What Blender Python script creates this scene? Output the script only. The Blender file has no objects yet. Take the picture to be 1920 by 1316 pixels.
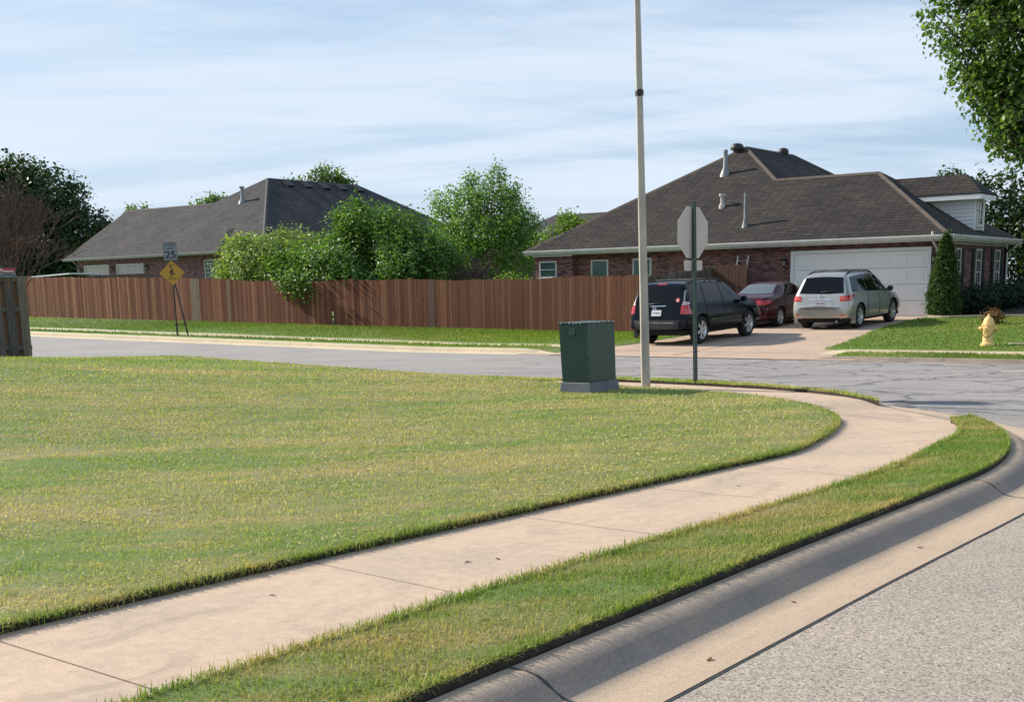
import bpy, bmesh, math, random
import numpy as np
from mathutils import Vector, Matrix, noise
from mathutils.bvhtree import BVHTree

S = bpy.context.scene
COL = S.collection
rng = np.random.default_rng(7)
random.seed(7)
R = math.radians
PI = math.pi

# ------------------------------------------------------------------ camera
F, CX, CY, HOR, SL, EYE, YAW = 2340., 960., 1000., 545., -0.018, 1.5, R(37)
_p = np.array([0, (CY-HOR)/F, -1.]); _d = np.array([1, -SL, 0])
_u = np.cross(_d, _p); _u /= np.linalg.norm(_u)
if _u[1] < 0: _u = -_u
_fw = np.array([0, 0, -1.]); _fh = _fw-_u*(_fw@_u); _fh /= np.linalg.norm(_fh); _r = np.cross(_fh, _u)
_Y = math.cos(YAW)*_fh+math.sin(YAW)*_r; _X = math.cos(YAW)*_r-math.sin(YAW)*_fh
cam = bpy.data.cameras.new('camera'); camo = bpy.data.objects.new('camera', cam); COL.objects.link(camo)
M4 = Matrix([list(_X)+[0], list(_Y)+[0], list(_u)+[EYE], [0, 0, 0, 1]])
camo.matrix_world = M4
cam.sensor_width = 36; cam.sensor_fit = 'HORIZONTAL'
cam.lens = 36*F/1920
cam.shift_y = (CY-658)/1920
cam.clip_start = 0.1; cam.clip_end = 5000
S.camera = camo

# ------------------------------------------------------------------ light
SUN_EL, SUN_AZ = R(33), R(8)          # shadows run towards +X, turned SUN_AZ towards +Y
sd = Vector((math.cos(SUN_AZ)*math.cos(SUN_EL), math.sin(SUN_AZ)*math.cos(SUN_EL), -math.sin(SUN_EL)))
sun = bpy.data.lights.new('sun', 'SUN'); sun.energy = 5.0; sun.angle = R(0.6); sun.color = (1, .90, .76)
suno = bpy.data.objects.new('sun', sun); COL.objects.link(suno)
suno.rotation_euler = sd.to_track_quat('-Z', 'Y').to_euler(); suno.location = (-40, -10, 40)
W = bpy.data.worlds.new('World'); S.world = W; W.use_nodes = True
nt = W.node_tree; nt.nodes.clear()
def N(t, ty, **kw):
    n = t.nodes.new(ty)
    for k, v in kw.items():
        if k.startswith('i_'): n.inputs[k[2:].replace('_', ' ')].default_value = v
        else: setattr(n, k, v)
    return n
sky = N(nt, 'ShaderNodeTexSky', sky_type='NISHITA', sun_disc=False, sun_elevation=SUN_EL)
sky.sun_rotation = math.atan2(-sd.x, -sd.y)      # azimuth of the sun, measured from +Y
sky.air_density = 1.0; sky.dust_density = 1.2; sky.ozone_density = 1.5
tc = N(nt, 'ShaderNodeTexCoord')
sep = N(nt, 'ShaderNodeSeparateXYZ'); nt.links.new(tc.outputs['Generated'], sep.inputs[0])
def wm(op, a, b=None, c=None):
    n = N(nt, 'ShaderNodeMath', operation=op)
    for i, v in enumerate((a, b, c)):
        if v is None: continue
        if isinstance(v, (int, float)): n.inputs[i].default_value = v
        else: nt.links.new(v, n.inputs[i])
    return n.outputs[0]
zz = wm('ADD', wm('MAXIMUM', sep.outputs[2], 0.0), 0.16)
px_, py_ = wm('DIVIDE', sep.outputs[0], zz), wm('DIVIDE', sep.outputs[1], zz)
cmb = N(nt, 'ShaderNodeCombineXYZ'); nt.links.new(px_, cmb.inputs[0]); nt.links.new(py_, cmb.inputs[1])
def cloud(rot, sc, scale, detail, dist, off):
    m0 = N(nt, 'ShaderNodeMapping'); m0.inputs['Rotation'].default_value = (0, 0, rot); nt.links.new(cmb.outputs[0], m0.inputs[0])
    mp = N(nt, 'ShaderNodeMapping'); mp.inputs['Scale'].default_value = sc; mp.inputs['Location'].default_value = off
    nt.links.new(m0.outputs[0], mp.inputs[0])
    no = N(nt, 'ShaderNodeTexNoise'); no.inputs['Scale'].default_value = scale
    no.inputs['Detail'].default_value = detail; no.inputs['Distortion'].default_value = dist
    no.inputs['Roughness'].default_value = .55
    nt.links.new(mp.outputs[0], no.inputs[0]); return no.outputs[0]
c1 = cloud(R(-37+9), (.34, .95, 1), 1.15, 7, .7, (2.3, 1.2, 0))
c2 = cloud(R(-37-14), (.35, 1.3, 1), 3.0, 8, 1.2, (0, 4, 0))
mixc = wm('ADD', wm('MULTIPLY', c1, .82), wm('MULTIPLY', c2, .18))
rp = N(nt, 'ShaderNodeMapRange', interpolation_type='SMOOTHERSTEP'); nt.links.new(mixc, rp.inputs[0])
rp.inputs['From Min'].default_value = .37; rp.inputs['From Max'].default_value = .60
rp.inputs['To Min'].default_value = .15; rp.inputs['To Max'].default_value = .96
mx = N(nt, 'ShaderNodeMix', data_type='RGBA'); zf0 = N(nt, 'ShaderNodeMapRange', interpolation_type='SMOOTHSTEP'); nt.links.new(sep.outputs[2], zf0.inputs[0])
for i_, v_ in enumerate((.42, .8, 1., .12)): zf0.inputs[i_+1].default_value = v_
nt.links.new(wm('MULTIPLY', rp.outputs[0], zf0.outputs[0]), mx.inputs[0])
mb_ = N(nt, 'ShaderNodeMix', data_type='RGBA'); mb_.inputs[0].default_value = .55
nt.links.new(sky.outputs[0], mb_.inputs[6]); mb_.inputs[7].default_value = (3.3, 5.1, 7.7, 1)
nt.links.new(mb_.outputs[2], mx.inputs[6])
mx.inputs[7].default_value = (6.3, 7.2, 8.3, 1)
bg = N(nt, 'ShaderNodeBackground'); bg.inputs[1].default_value = .085
nt.links.new(mx.outputs[2], bg.inputs[0])
wo = N(nt, 'ShaderNodeOutputWorld'); nt.links.new(bg.outputs[0], wo.inputs[0])
vs = S.view_settings; vs.view_transform = 'Standard'; vs.look = 'None'; vs.exposure = 0.5; vs.gamma = 1
try: vs.use_curve_mapping = False
except Exception: pass
S.cycles.max_bounces = 6; S.cycles.transparent_max_bounces = 8
S.cycles.use_denoising = True

# ------------------------------------------------------------------ materials
def newmat(name):
    m = bpy.data.materials.new(name); m.use_nodes = True; t = m.node_tree; t.nodes.clear()
    o = N(t, 'ShaderNodeOutputMaterial'); b = N(t, 'ShaderNodeBsdfPrincipled'); t.links.new(b.outputs[0], o.inputs[0])
    return m, t, b, o
def L_(t, a, b): t.links.new(a, b)
def mat(name, col, rough=.7, var=.12, scale=4., bump=0., bscale=60., metal=0., coat=0., spec=.5, stretch=(1, 1, 1), col2=None, detail=5):
    m, t, b, o = newmat(name)
    b.inputs['Roughness'].default_value = rough; b.inputs['Metallic'].default_value = metal
    b.inputs['Coat Weight'].default_value = coat; b.inputs['Coat Roughness'].default_value = .05
    b.inputs['Specular IOR Level'].default_value = spec
    tcn = N(t, 'ShaderNodeTexCoord'); mp = N(t, 'ShaderNodeMapping'); mp.inputs['Scale'].default_value = stretch
    L_(t, tcn.outputs['Object'], mp.inputs[0])
    no = N(t, 'ShaderNodeTexNoise'); no.inputs['Scale'].default_value = scale; no.inputs['Detail'].default_value = detail
    L_(t, mp.outputs[0], no.inputs[0])
    r = N(t, 'ShaderNodeValToRGB'); L_(t, no.outputs[0], r.inputs[0])
    c = np.array(col); a2 = np.array(col2) if col2 is not None else c*(1+var); a1 = c if col2 is not None else c*(1-var)
    r.color_ramp.elements[0].position = .3; r.color_ramp.elements[1].position = .7
    r.color_ramp.elements[0].color = (*np.clip(a1, 0, 1), 1); r.color_ramp.elements[1].color = (*np.clip(a2, 0, 1), 1)
    L_(t, r.outputs[0], b.inputs['Base Color'])
    if bump:
        n2 = N(t, 'ShaderNodeTexNoise'); n2.inputs['Scale'].default_value = bscale; n2.inputs['Detail'].default_value = 4
        L_(t, mp.outputs[0], n2.inputs[0])
        bp = N(t, 'ShaderNodeBump'); bp.inputs['Strength'].default_value = bump; bp.inputs['Distance'].default_value = .02
        L_(t, n2.outputs[0], bp.inputs['Height']); L_(t, bp.outputs[0], b.inputs['Normal'])
    return m
def mix(t, fac, a, b, blend='MIX'):
    n = N(t, 'ShaderNodeMix', data_type='RGBA', blend_type=blend)
    for i, v in ((0, fac), (6, a), (7, b)):
        if isinstance(v, (int, float)): n.inputs[i].default_value = v
        elif isinstance(v, tuple): n.inputs[i].default_value = (*v, 1) if len(v) == 3 else v
        else: L_(t, v, n.inputs[i])
    return n.outputs[2]
def tnoise(t, vec, scale, detail=4, rough=.5, dist=0):
    n = N(t, 'ShaderNodeTexNoise'); n.inputs['Scale'].default_value = scale; n.inputs['Detail'].default_value = detail
    n.inputs['Roughness'].default_value = rough; n.inputs['Distortion'].default_value = dist
    if vec is not None: L_(t, vec, n.inputs[0])
    return n.outputs[0]
def ramp(t, fac, stops, interp='LINEAR'):
    r = N(t, 'ShaderNodeValToRGB'); L_(t, fac, r.inputs[0]); cr = r.color_ramp; cr.interpolation = interp
    while len(cr.elements) < len(stops): cr.elements.new(.5)
    for e, (p, c) in zip(cr.elements, stops):
        e.position = p; e.color = (*c, 1) if len(c) == 3 else c
    return r.outputs[0]
def rng_(t, v, a, b, c=0., d=1.):
    n = N(t, 'ShaderNodeMapRange'); L_(t, v, n.inputs[0])
    for i, x in enumerate((a, b, c, d)): n.inputs[i+1].default_value = x
    return n.outputs[0]
def tmath(t, op, a, b=None):
    n = N(t, 'ShaderNodeMath', operation=op)
    for i, v in enumerate((a, b)):
        if v is None: continue
        if isinstance(v, (int, float)): n.inputs[i].default_value = v
        else: L_(t, v, n.inputs[i])
    return n.outputs[0]
def ocoord(t, scale=(1, 1, 1), rot=(0, 0, 0)):
    c = N(t, 'ShaderNodeTexCoord'); m = N(t, 'ShaderNodeMapping'); m.inputs['Scale'].default_value = scale; m.inputs['Rotation'].default_value = rot
    L_(t, c.outputs['Object'], m.inputs[0]); return m.outputs[0]
def bumpn(t, b, h, st, dist=.02):
    bp = N(t, 'ShaderNodeBump'); bp.inputs['Strength'].default_value = st; bp.inputs['Distance'].default_value = dist
    L_(t, h, bp.inputs['Height']); L_(t, bp.outputs[0], b.inputs['Normal'])
def wallcoord(t, zk=1.0):
    c = N(t, 'ShaderNodeTexCoord'); s = N(t, 'ShaderNodeSeparateXYZ'); L_(t, c.outputs['Object'], s.inputs[0])
    k = N(t, 'ShaderNodeCombineXYZ'); L_(t, tmath(t, 'ADD', s.outputs[0], s.outputs[1]), k.inputs[0])
    L_(t, tmath(t, 'MULTIPLY', s.outputs[2], zk), k.inputs[1]); return k.outputs[0], c.outputs['Object']

def brick_mat(name, c1, c2, mortar, soldier=False):
    m, t, b, o = newmat(name); uv, oc = wallcoord(t)
    if soldier:
        mp = N(t, 'ShaderNodeMapping'); mp.inputs['Rotation'].default_value = (0, 0, PI/2); L_(t, uv, mp.inputs[0]); uv = mp.outputs[0]
    br = N(t, 'ShaderNodeTexBrick'); L_(t, uv, br.inputs[0])
    br.inputs['Color1'].default_value = (*c1, 1); br.inputs['Color2'].default_value = (*c2, 1); br.inputs['Mortar'].default_value = (*mortar, 1)
    br.inputs['Scale'].default_value = 1; br.inputs['Mortar Size'].default_value = .009; br.inputs['Bias'].default_value = -.1
    br.inputs['Brick Width'].default_value = .21; br.inputs['Row Height'].default_value = .076; br.inputs['Mortar Smooth'].default_value = .2
    dark = ramp(t, tnoise(t, ocoord(t, (2.2, 2.2, 9)), 1.6, 4), [(.35, (.35, .32, .36)), (.55, (1, 1, 1)), (.75, (1.35, 1.2, 1.15))])
    L_(t, mix(t, 1., br.outputs[0], dark, 'MULTIPLY'), b.inputs['Base Color'])
    b.inputs['Roughness'].default_value = .88
    bumpn(t, b, br.outputs['Fac'], -.4, .01)
    return m
def shingle_mat(name, c1, c2):
    m, t, b, o = newmat(name); uv, oc = wallcoord(t, 1.87)
    br = N(t, 'ShaderNodeTexBrick'); L_(t, uv, br.inputs[0])
    br.inputs['Color1'].default_value = (*c1, 1); br.inputs['Color2'].default_value = (*c2, 1); br.inputs['Mortar'].default_value = (*(np.array(c1)*.3), 1)
    br.inputs['Scale'].default_value = 1; br.inputs['Mortar Size'].default_value = .022; br.inputs['Bias'].default_value = 0
    br.inputs['Brick Width'].default_value = .36; br.inputs['Row Height'].default_value = .19; br.inputs['Mortar Smooth'].default_value = .6
    st = ramp(t, tnoise(t, ocoord(t, (.5, .5, .14)), 1.3, 5), [(.3, (.74, .74, .76)), (.7, (1.22, 1.2, 1.16))])
    gr = ramp(t, tnoise(t, oc, 9, 6, .7), [(.3, (.8, .8, .8)), (.7, (1.2, 1.2, 1.2))])
    c = mix(t, 1., mix(t, 1., br.outputs[0], st, 'MULTIPLY'), gr, 'MULTIPLY')
    L_(t, c, b.inputs['Base Color']); b.inputs['Roughness'].default_value = .95
    b.inputs['Specular IOR Level'].default_value = .25
    bumpn(t, b, br.outputs['Fac'], -.6, .015)
    return m
def attr_mat(name, stops, rough=.85, grain=(8, 8, .8), gscale=6, gamt=.25, bump=.3, patch=None, sect=None):
    # colour chosen per board / leaf by the 'rnd' attribute, with grain on top
    m, t, b, o = newmat(name)
    a = N(t, 'ShaderNodeAttribute', attribute_name='rnd')
    c = ramp(t, a.outputs['Fac'], stops)
    g = tnoise(t, ocoord(t, grain), gscale, 6, .65)
    c = mix(t, 1., c, ramp(t, g, [(.25, (1-gamt,)*3), (.75, (1+gamt,)*3)]), 'MULTIPLY')
    if sect is not None:
        sx_ = N(t, 'ShaderNodeSeparateXYZ'); L_(t, ocoord(t), sx_.inputs[0])
        wob = tmath(t, 'ADD', sx_.outputs[0], tmath(t, 'MULTIPLY', tmath(t, 'SUBTRACT', tnoise(t, ocoord(t, (1, 1, .1)), .35, 3), .5), 14))
        c = mix(t, 1., c, ramp(t, rng_(t, wob, sect[0], sect[1]), [(0, (1.25, 1.22, 1.15)), (.5, (.85, .72, .66)), (.75, (.74, .62, .58)), (1, (.98, .86, .78))]), 'MULTIPLY')
    if patch is not None:
        pn = tnoise(t, ocoord(t), patch[0], 4)
        c = mix(t, rng_(t, pn, patch[1], patch[2], 0, patch[4]), c, patch[3])
    L_(t, c, b.inputs['Base Color']); b.inputs['Roughness'].default_value = rough
    b.inputs['Specular IOR Level'].default_value = .25
    if bump: bumpn(t, b, g, bump, .01)
    return m
def leaf_mat(name, stops, transl=.35, rough=.45, spec=.4):
    m, t, b, o = newmat(name)
    a = N(t, 'ShaderNodeAttribute', attribute_name='rnd')
    c = ramp(t, a.outputs['Fac'], stops)
    L_(t, c, b.inputs['Base Color']); b.inputs['Roughness'].default_value = rough; b.inputs['Specular IOR Level'].default_value = spec
    tr = N(t, 'ShaderNodeBsdfTranslucent')
    L_(t, mix(t, 1., c, (1.25, 1.35, .55), 'MULTIPLY'), tr.inputs[0])
    ms = N(t, 'ShaderNodeMixShader'); ms.inputs[0].default_value = transl
    L_(t, b.outputs[0], ms.inputs[1]); L_(t, tr.outputs[0], ms.inputs[2]); L_(t, ms.outputs[0], o.inputs[0])
    return m
def grass_mat(name, green, dry, lo, hi, transl=.3, pscale=.55):
    # blade colour: patches of dry and green turf (position noise) plus a per-blade spread
    m, t, b, o = newmat(name)
    a = N(t, 'ShaderNodeAttribute', attribute_name='rnd')
    pos = N(t, 'ShaderNodeNewGeometry').outputs['Position']
    m0 = N(t, 'ShaderNodeMapping'); m0.inputs['Rotation'].default_value = (0, 0, R(-48)); L_(t, pos, m0.inputs[0])
    mp = N(t, 'ShaderNodeMapping'); mp.inputs['Scale'].default_value = (.42, 1.35, 1); L_(t, m0.outputs[0], mp.inputs[0])
    n1 = tnoise(t, mp.outputs[0], pscale, 5, .6); n2 = tnoise(t, mp.outputs[0], 3.1, 4, .6)
    k = tmath(t, 'ADD', tmath(t, 'MULTIPLY', n1, .6), tmath(t, 'MULTIPLY', n2, .4))
    k = tmath(t, 'ADD', k, tmath(t, 'MULTIPLY', tmath(t, 'SUBTRACT', a.outputs['Fac'], .5), .17))
    f = rng_(t, k, lo, hi)
    c = mix(t, f, green, dry)
    v = ramp(t, tmath(t, 'FRACT', tmath(t, 'MULTIPLY', a.outputs['Fac'], 17.3)), [(0, (.52, .52, .5)), (.25, (.85, .85, .85)), (.85, (1.12, 1.12, 1.12)), (1, (1.5, 1.45, 1.35))])
    c = mix(t, 1., c, v, 'MULTIPLY')
    L_(t, c, b.inputs['Base Color']); b.inputs['Roughness'].default_value = .6; b.inputs['Specular IOR Level'].default_value = .25
    tr = N(t, 'ShaderNodeBsdfTranslucent'); L_(t, mix(t, 1., c, (1.2, 1.3, .6), 'MULTIPLY'), tr.inputs[0])
    ms = N(t, 'ShaderNodeMixShader'); ms.inputs[0].default_value = transl
    L_(t, b.outputs[0], ms.inputs[1]); L_(t, tr.outputs[0], ms.inputs[2]); L_(t, ms.outputs[0], o.inputs[0])
    return m
def glass_mat(name, tint=(.02, .025, .03), alpha=.25, rough=.03, spec=.8, coat=.6):
    m, t, b, o = newmat(name)
    b.inputs['Base Color'].default_value = (*tint, 1); b.inputs['Roughness'].default_value = rough; b.inputs['Specular IOR Level'].default_value = spec
    b.inputs['Coat Weight'].default_value = coat; b.inputs['Coat Roughness'].default_value = .02
    if alpha:
        tr = N(t, 'ShaderNodeBsdfTransparent'); tr.inputs[0].default_value = (.75, .85, .82, 1)
        ms = N(t, 'ShaderNodeMixShader'); ms.inputs[0].default_value = alpha
        L_(t, b.outputs[0], ms.inputs[1]); L_(t, tr.outputs[0], ms.inputs[2]); L_(t, ms.outputs[0], o.inputs[0])
    return m
def concrete_mat(name, base, stain, sscale=1.1, bump=.25):
    m, t, b, o = newmat(name); oc = ocoord(t)
    n1 = tnoise(t, oc, sscale, 6, .62, .4); n2 = tnoise(t, oc, 14, 5, .7); n3 = tnoise(t, oc, 140, 3, .6)
    c = mix(t, rng_(t, n1, .42, .72), base, stain)
    c = mix(t, 1., c, ramp(t, n2, [(.3, (.86, .86, .86)), (.7, (1.1, 1.09, 1.07))]), 'MULTIPLY')
    c = mix(t, 1., c, ramp(t, n3, [(.3, (.70, .69, .68)), (.6, (1.07, 1.07, 1.07))]), 'MULTIPLY')
    bl = tnoise(t, ocoord(t, (1, .5, 1)), 2.6, 7, .75, .8)
    c = mix(t, rng_(t, bl, .53, .70, 0, .6), c, tuple(np.array(stain)*.62))
    L_(t, c, b.inputs['Base Color']); b.inputs['Roughness'].default_value = .9; b.inputs['Specular IOR Level'].default_value = .3
    bumpn(t, b, n3, bump, .006); return m
def asphalt_mat(name):
    m, t, b, o = newmat(name); oc = ocoord(t)
    vo = N(t, 'ShaderNodeTexVoronoi'); vo.inputs['Scale'].default_value = 118; L_(t, oc, vo.inputs[0])
    sp = N(t, 'ShaderNodeSeparateColor'); L_(t, vo.outputs['Color'], sp.inputs[0])
    st = ramp(t, sp.outputs[0], [(0, (.10, .082, .065)), (.2, (.262, .224, .187)), (.75, (.365, .316, .268)), (1, (.51, .445, .375))])
    smooth = (.27, .262, .262)
    s = N(t, 'ShaderNodeSeparateXYZ'); L_(t, oc, s.inputs[0])
    far = rng_(t, s.outputs[1], 13, 17)
    c = mix(t, far, st, mix(t, .22, smooth, st))
    patch = tnoise(t, ocoord(t, (.16, .5, 1)), 1.6, 5, .6, .6)
    rough = tmath(t, 'MULTIPLY', rng_(t, patch, .47, .53), tmath(t, 'MULTIPLY', far, rng_(t, s.outputs[0], -19, -12)))
    gr_ = ramp(t, tnoise(t, ocoord(t, (1, .7, 1)), 7, 6, .8), [(.35, (.085, .08, .085)), (.5, (.2, .19, .19)), (.65, (.36, .34, .33))])
    c = mix(t, tmath(t, 'MULTIPLY', rough, .62), c, gr_)
    vc = N(t, 'ShaderNodeTexVoronoi', feature='DISTANCE_TO_EDGE'); vc.inputs['Scale'].default_value = .42
    wv = N(t, 'ShaderNodeVectorMath', operation='ADD'); L_(t, oc, wv.inputs[0])
    nz = N(t, 'ShaderNodeTexNoise'); nz.inputs['Scale'].default_value = 1.7; nz.inputs['Detail'].default_value = 5; L_(t, oc, nz.inputs[0]); L_(t, nz.outputs['Color'], wv.inputs[1])
    L_(t, wv.outputs[0], vc.inputs[0])
    ck = tmath(t, 'MULTIPLY', rng_(t, vc.outputs['Distance'], .012, .03, 1., 0.), tmath(t, 'MULTIPLY', far, rng_(t, s.outputs[0], -22, -12)))
    c = mix(t, tmath(t, 'MULTIPLY', ck, .6), c, (.06, .058, .06))
    big = tnoise(t, oc, .45, 4); c = mix(t, 1., c, ramp(t, big, [(.3, (.88, .88, .9)), (.7, (1.1, 1.09, 1.07))]), 'MULTIPLY')
    L_(t, c, b.inputs['Base Color']); b.inputs['Roughness'].default_value = .88; b.inputs['Specular IOR Level'].default_value = .35
    bumpn(t, b, vo.outputs['Distance'], .22, .01); return m

MT = {}
MT['asphalt'] = asphalt_mat('asphalt')
MT['tar'] = mat('tar', (.05, .05, .052), .8, .3, 9)
MT['walk'] = concrete_mat('sidewalk_concrete', (.54, .41, .305), (.42, .34, .275), 1.2)
MT['curb'] = concrete_mat('kerb_concrete', (.29, .235, .19), (.18, .155, .135), 1.6)
def kerb_mat():
    m, t, b, o = newmat('kerb_concrete_stained'); oc = ocoord(t)
    a = N(t, 'ShaderNodeAttribute', attribute_name='rnd')
    n1 = tnoise(t, ocoord(t), 1.1, 5, .6, .3); n2 = tnoise(t, oc, 160, 3, .6); n0 = tnoise(t, oc, 9, 4)
    dirt_shade = ramp(t, a.outputs['Fac'], [(0, (.1, .1, .1)), (.12, (.25, .25, .25)), (.22, (1, 1, 1)), (.42, (.95, .95, .95)), (.56, (.15, .15, .15)), (.7, (0, 0, 0)), (1, (.3, .3, .3))])  # dirt band, with the shade of the curved kerb face painted in
    k = tmath(t, 'MULTIPLY', dirt_shade, tmath(t, 'MULTIPLY', rng_(t, n1, .25, .6, .5, 1.05), rng_(t, tnoise(t, ocoord(t, (3, 1, 1)), 22, 6, .8), .3, .6, .62, 1.08)))
    c = mix(t, k, (.49, .375, .27), (.25, .212, .18))
    c = mix(t, rng_(t, n0, .5, .8, 0, .45), c, (.33, .285, .24))
    c = mix(t, rng_(t, tnoise(t, ocoord(t, (2.5, .45, 1)), 3.3, 6, .7, .5), .52, .72, 0, .4), c, (.24, .205, .175))
    c = mix(t, 1., c, ramp(t, n2, [(.32, (.62, .62, .62)), (.62, (1.14, 1.13, 1.12))]), 'MULTIPLY')
    L_(t, c, b.inputs['Base Color']); b.inputs['Roughness'].default_value = .9; b.inputs['Specular IOR Level'].default_value = .3
    bumpn(t, b, n2, .3, .006); return m
MT['kerb'] = kerb_mat()
MT['drive'] = concrete_mat('driveway_concrete', (.50, .37, .28), (.40, .315, .25), .5)
MT['farwalk'] = concrete_mat('far_walk_concrete', (.62, .52, .36), (.5, .43, .32), .8)
MT['soil'] = mat('soil', (.035, .026, .018), .95, .4, 12, .5, 40)
MT['turf'] = grass_mat('turf_base', (.10, .145, .03), (.22, .18, .075), .42, .6, .0)
MT['turf_far'] = grass_mat('turf_far', (.11, .18, .03), (.21, .21, .06), .48, .72, .0, .25)
MT['blade'] = grass_mat('grass_blade', (.265, .385, .066), (.62, .53, .235), .415, .59)
MT['blade_strip'] = grass_mat('grass_blade_strip', (.185, .295, .047), (.50, .40, .175), .43, .60)
MT['blade_far'] = grass_mat('grass_blade_far', (.16, .245, .045), (.34, .32, .10), .48, .75, .3, .25)
MT['clip'] = leaf_mat('dry_clipping', [(0, (.46, .40, .18)), (.6, (.60, .53, .30)), (1, (.34, .27, .12))], .2, .8, .2)
MT['brick'] = brick_mat('red_brick', (.20, .062, .05), (.105, .035, .034), (.30, .24, .215))
MT['brick_s'] = brick_mat('red_brick_soldier', (.19, .06, .05), (.11, .036, .034), (.26, .2, .18), True)
MT['brick2'] = brick_mat('mixed_brick', (.23, .095, .085), (.115, .05, .055), (.36, .28, .27))
MT['shingle'] = shingle_mat('brown_shingle', (.028, .025, .025), (.047, .042, .040))
MT['shingle2'] = shingle_mat('grey_shingle', (.048, .046, .050), (.073, .071, .075))
MT['ridgecap'] = mat('ridge_cap_shingle', (.085, .066, .054), .95, .25, 6)
MT['ridgecap2'] = mat('ridge_cap_grey', (.075, .072, .074), .95, .25, 6)
MT['white'] = mat('white_paint', (.72, .73, .74), .45, .05, 3)
MT['gutter'] = mat('gutter_white', (.62, .61, .58), .4, .1, 2.5, stretch=(1, 1, .2))
MT['gutter2'] = mat('gutter_grey', (.30, .31, .30), .45, .1, 2.5)
MT['trim'] = mat('trim_paint', (.60, .58, .54), .6, .08, 3)
MT['garage'] = mat('garage_paint', (.80, .80, .80), .4, .03, 2)
MT['garage2'] = mat('garage_paint_tan', (.50, .44, .42), .5, .06, 2)
MT['sealr'] = mat('door_seal', (.03, .03, .032), .8)
MT['siding'] = mat('white_siding', (.72, .73, .74), .55, .05, 3)
MT['shutter'] = mat('shutter_navy', (.018, .02, .026), .5, .2, 8)
MT['blind'] = mat('window_blind', (.62, .66, .64), .7, .06, 3)
MT['pane'] = glass_mat('window_pane', (.03, .04, .045), .72)
MT['pane_d'] = glass_mat('window_pane_dark', (.015, .02, .022), .15)
MT['galv'] = mat('galvanised', (.21, .235, .235), .5, .2, 6, metal=.3)
MT['galv_l'] = mat('vent_light', (.46, .43, .40), .5, .1, 6)
MT['black'] = mat('black_metal', (.015, .015, .016), .5)
MT['fence'] = attr_mat('fence_boards', [(0, (.10, .036, .024)), (.18, (.20, .085, .052)), (.34, (.095, .032, .021)), (.5, (.16, .066, .042)), (.64, (.29, .145, .088)), (.78, (.14, .054, .034)), (.9, (.22, .10, .066)), (.93, (.22, .18, .135)), (1, (.135, .115, .095))], .88, (9, 9, .45), 5, .62, .25, (.07, .40, .60, (.24, .125, .078), .45), (-9, 17))
MT['rail'] = mat('fence_rail', (.10, .05, .032), .9, .2, 7)
MT['grey_wood'] = attr_mat('weathered_boards', [(0, (.085, .065, .055)), (.6, (.13, .105, .09)), (1, (.17, .15, .13))], .92, (9, 9, .6), 5, .4, .3)
MT['near_wood'] = attr_mat('near_fence_boards', [(0, (.085, .08, .07)), (.6, (.125, .115, .098)), (1, (.165, .14, .11))], .92, (7, 7, .7), 6, .5, .5)
MT['near_wood2'] = attr_mat('near_fence_boards_back', [(0, (.16, .10, .06)), (1, (.2, .13, .08))], .92, (7, 7, .7), 6, .4, .4)
MT['dark_wood'] = attr_mat('dark_boards', [(0, (.03, .022, .024)), (1, (.06, .042, .04))], .92, (9, 9, .6), 5, .3, .2)
MT['pole'] = mat('pole_concrete', (.42, .39, .34), .85, .22, 5, .3, 60, stretch=(1, 1, .3))
MT['post_green'] = mat('post_green', (.012, .04, .032), .5, .2, 6)
MT['alu'] = mat('sign_aluminium', (.52, .47, .42), .5, .05, 4, metal=.25)
MT['red_sign'] = mat('sign_red', (.45, .02, .02), .45)
MT['rust'] = mat('post_rust', (.06, .04, .03), .8, .3, 12)
MT['sign_white'] = mat('sign_sheet_white', (.18, .215, .225), .5, .05, 5)
MT['sign_yellow'] = mat('sign_sheet_yellow', (.40, .225, .02), .5, .08, 5)
MT['ink'] = mat('sign_ink', (.012, .012, .012), .6)
MT['cab'] = mat('cabinet_green', (.018, .058, .046), .42, .18, 2.5, .05, 20, col2=(.014, .045, .036))
MT['cabpad'] = mat('cabinet_pad', (.13, .145, .165), .8, .15, 5, .2, 60)
MT['bolt'] = mat('cabinet_bolt', (.55, .58, .56), .35, metal=.7)
MT['hyd'] = mat('hydrant_yellow', (.78, .53, .21), .55, .15, 9, .15, 50)
MT['chain'] = mat('hydrant_chain', (.16, .1, .05), .6, metal=.5)
MT['tyre'] = mat('tyre_rubber', (.012, .012, .013), .85, .2, 20)
MT['rim'] = mat('alloy_rim', (.55, .56, .58), .3, .08, 8, metal=.8)
MT['housing'] = mat('wheel_housing', (.006, .006, .006), .9)
MT['trimblk'] = mat('black_trim', (.012, .013, .015), .55)
MT['clad'] = mat('grey_cladding', (.016, .018, .022), .6, .1)
MT['chrome'] = mat('chrome', (.7, .7, .72), .12, .03, metal=1)
MT['carglass'] = glass_mat('car_glass', (.004, .005, .006), 0., .05, .28, 0.)
MT['carglass_l'] = glass_mat('car_glass_pale', (.10, .13, .14), 0., .05, .5, .2)  # pale base colour stands in for sky reflected in the slanted rear window
MT['lamp_red'] = mat('tail_lamp_red', (.42, .012, .01), .18, .1, 10, coat=1)
MT['lamp_org'] = mat('tail_lamp_orange', (.7, .12, .03), .2, .15, 12, coat=1)
MT['lamp_clr'] = mat('tail_lamp_clear', (.62, .45, .44), .2, coat=1)
MT['plate_w'] = mat('number_plate', (.62, .62, .62), .4, .1, 14)
MT['plate_g'] = mat('number_plate_grey', (.40, .40, .41), .4, .1, 14)
MT['plate_i'] = mat('number_plate_ink', (.02, .02, .05), .5)
MT['sticker'] = mat('sticker_red', (.5, .05, .06), .5)
MT['silver'] = mat('paint_silver', (.40, .395, .37), .30, .02, 3, metal=.6, coat=.7)
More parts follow.
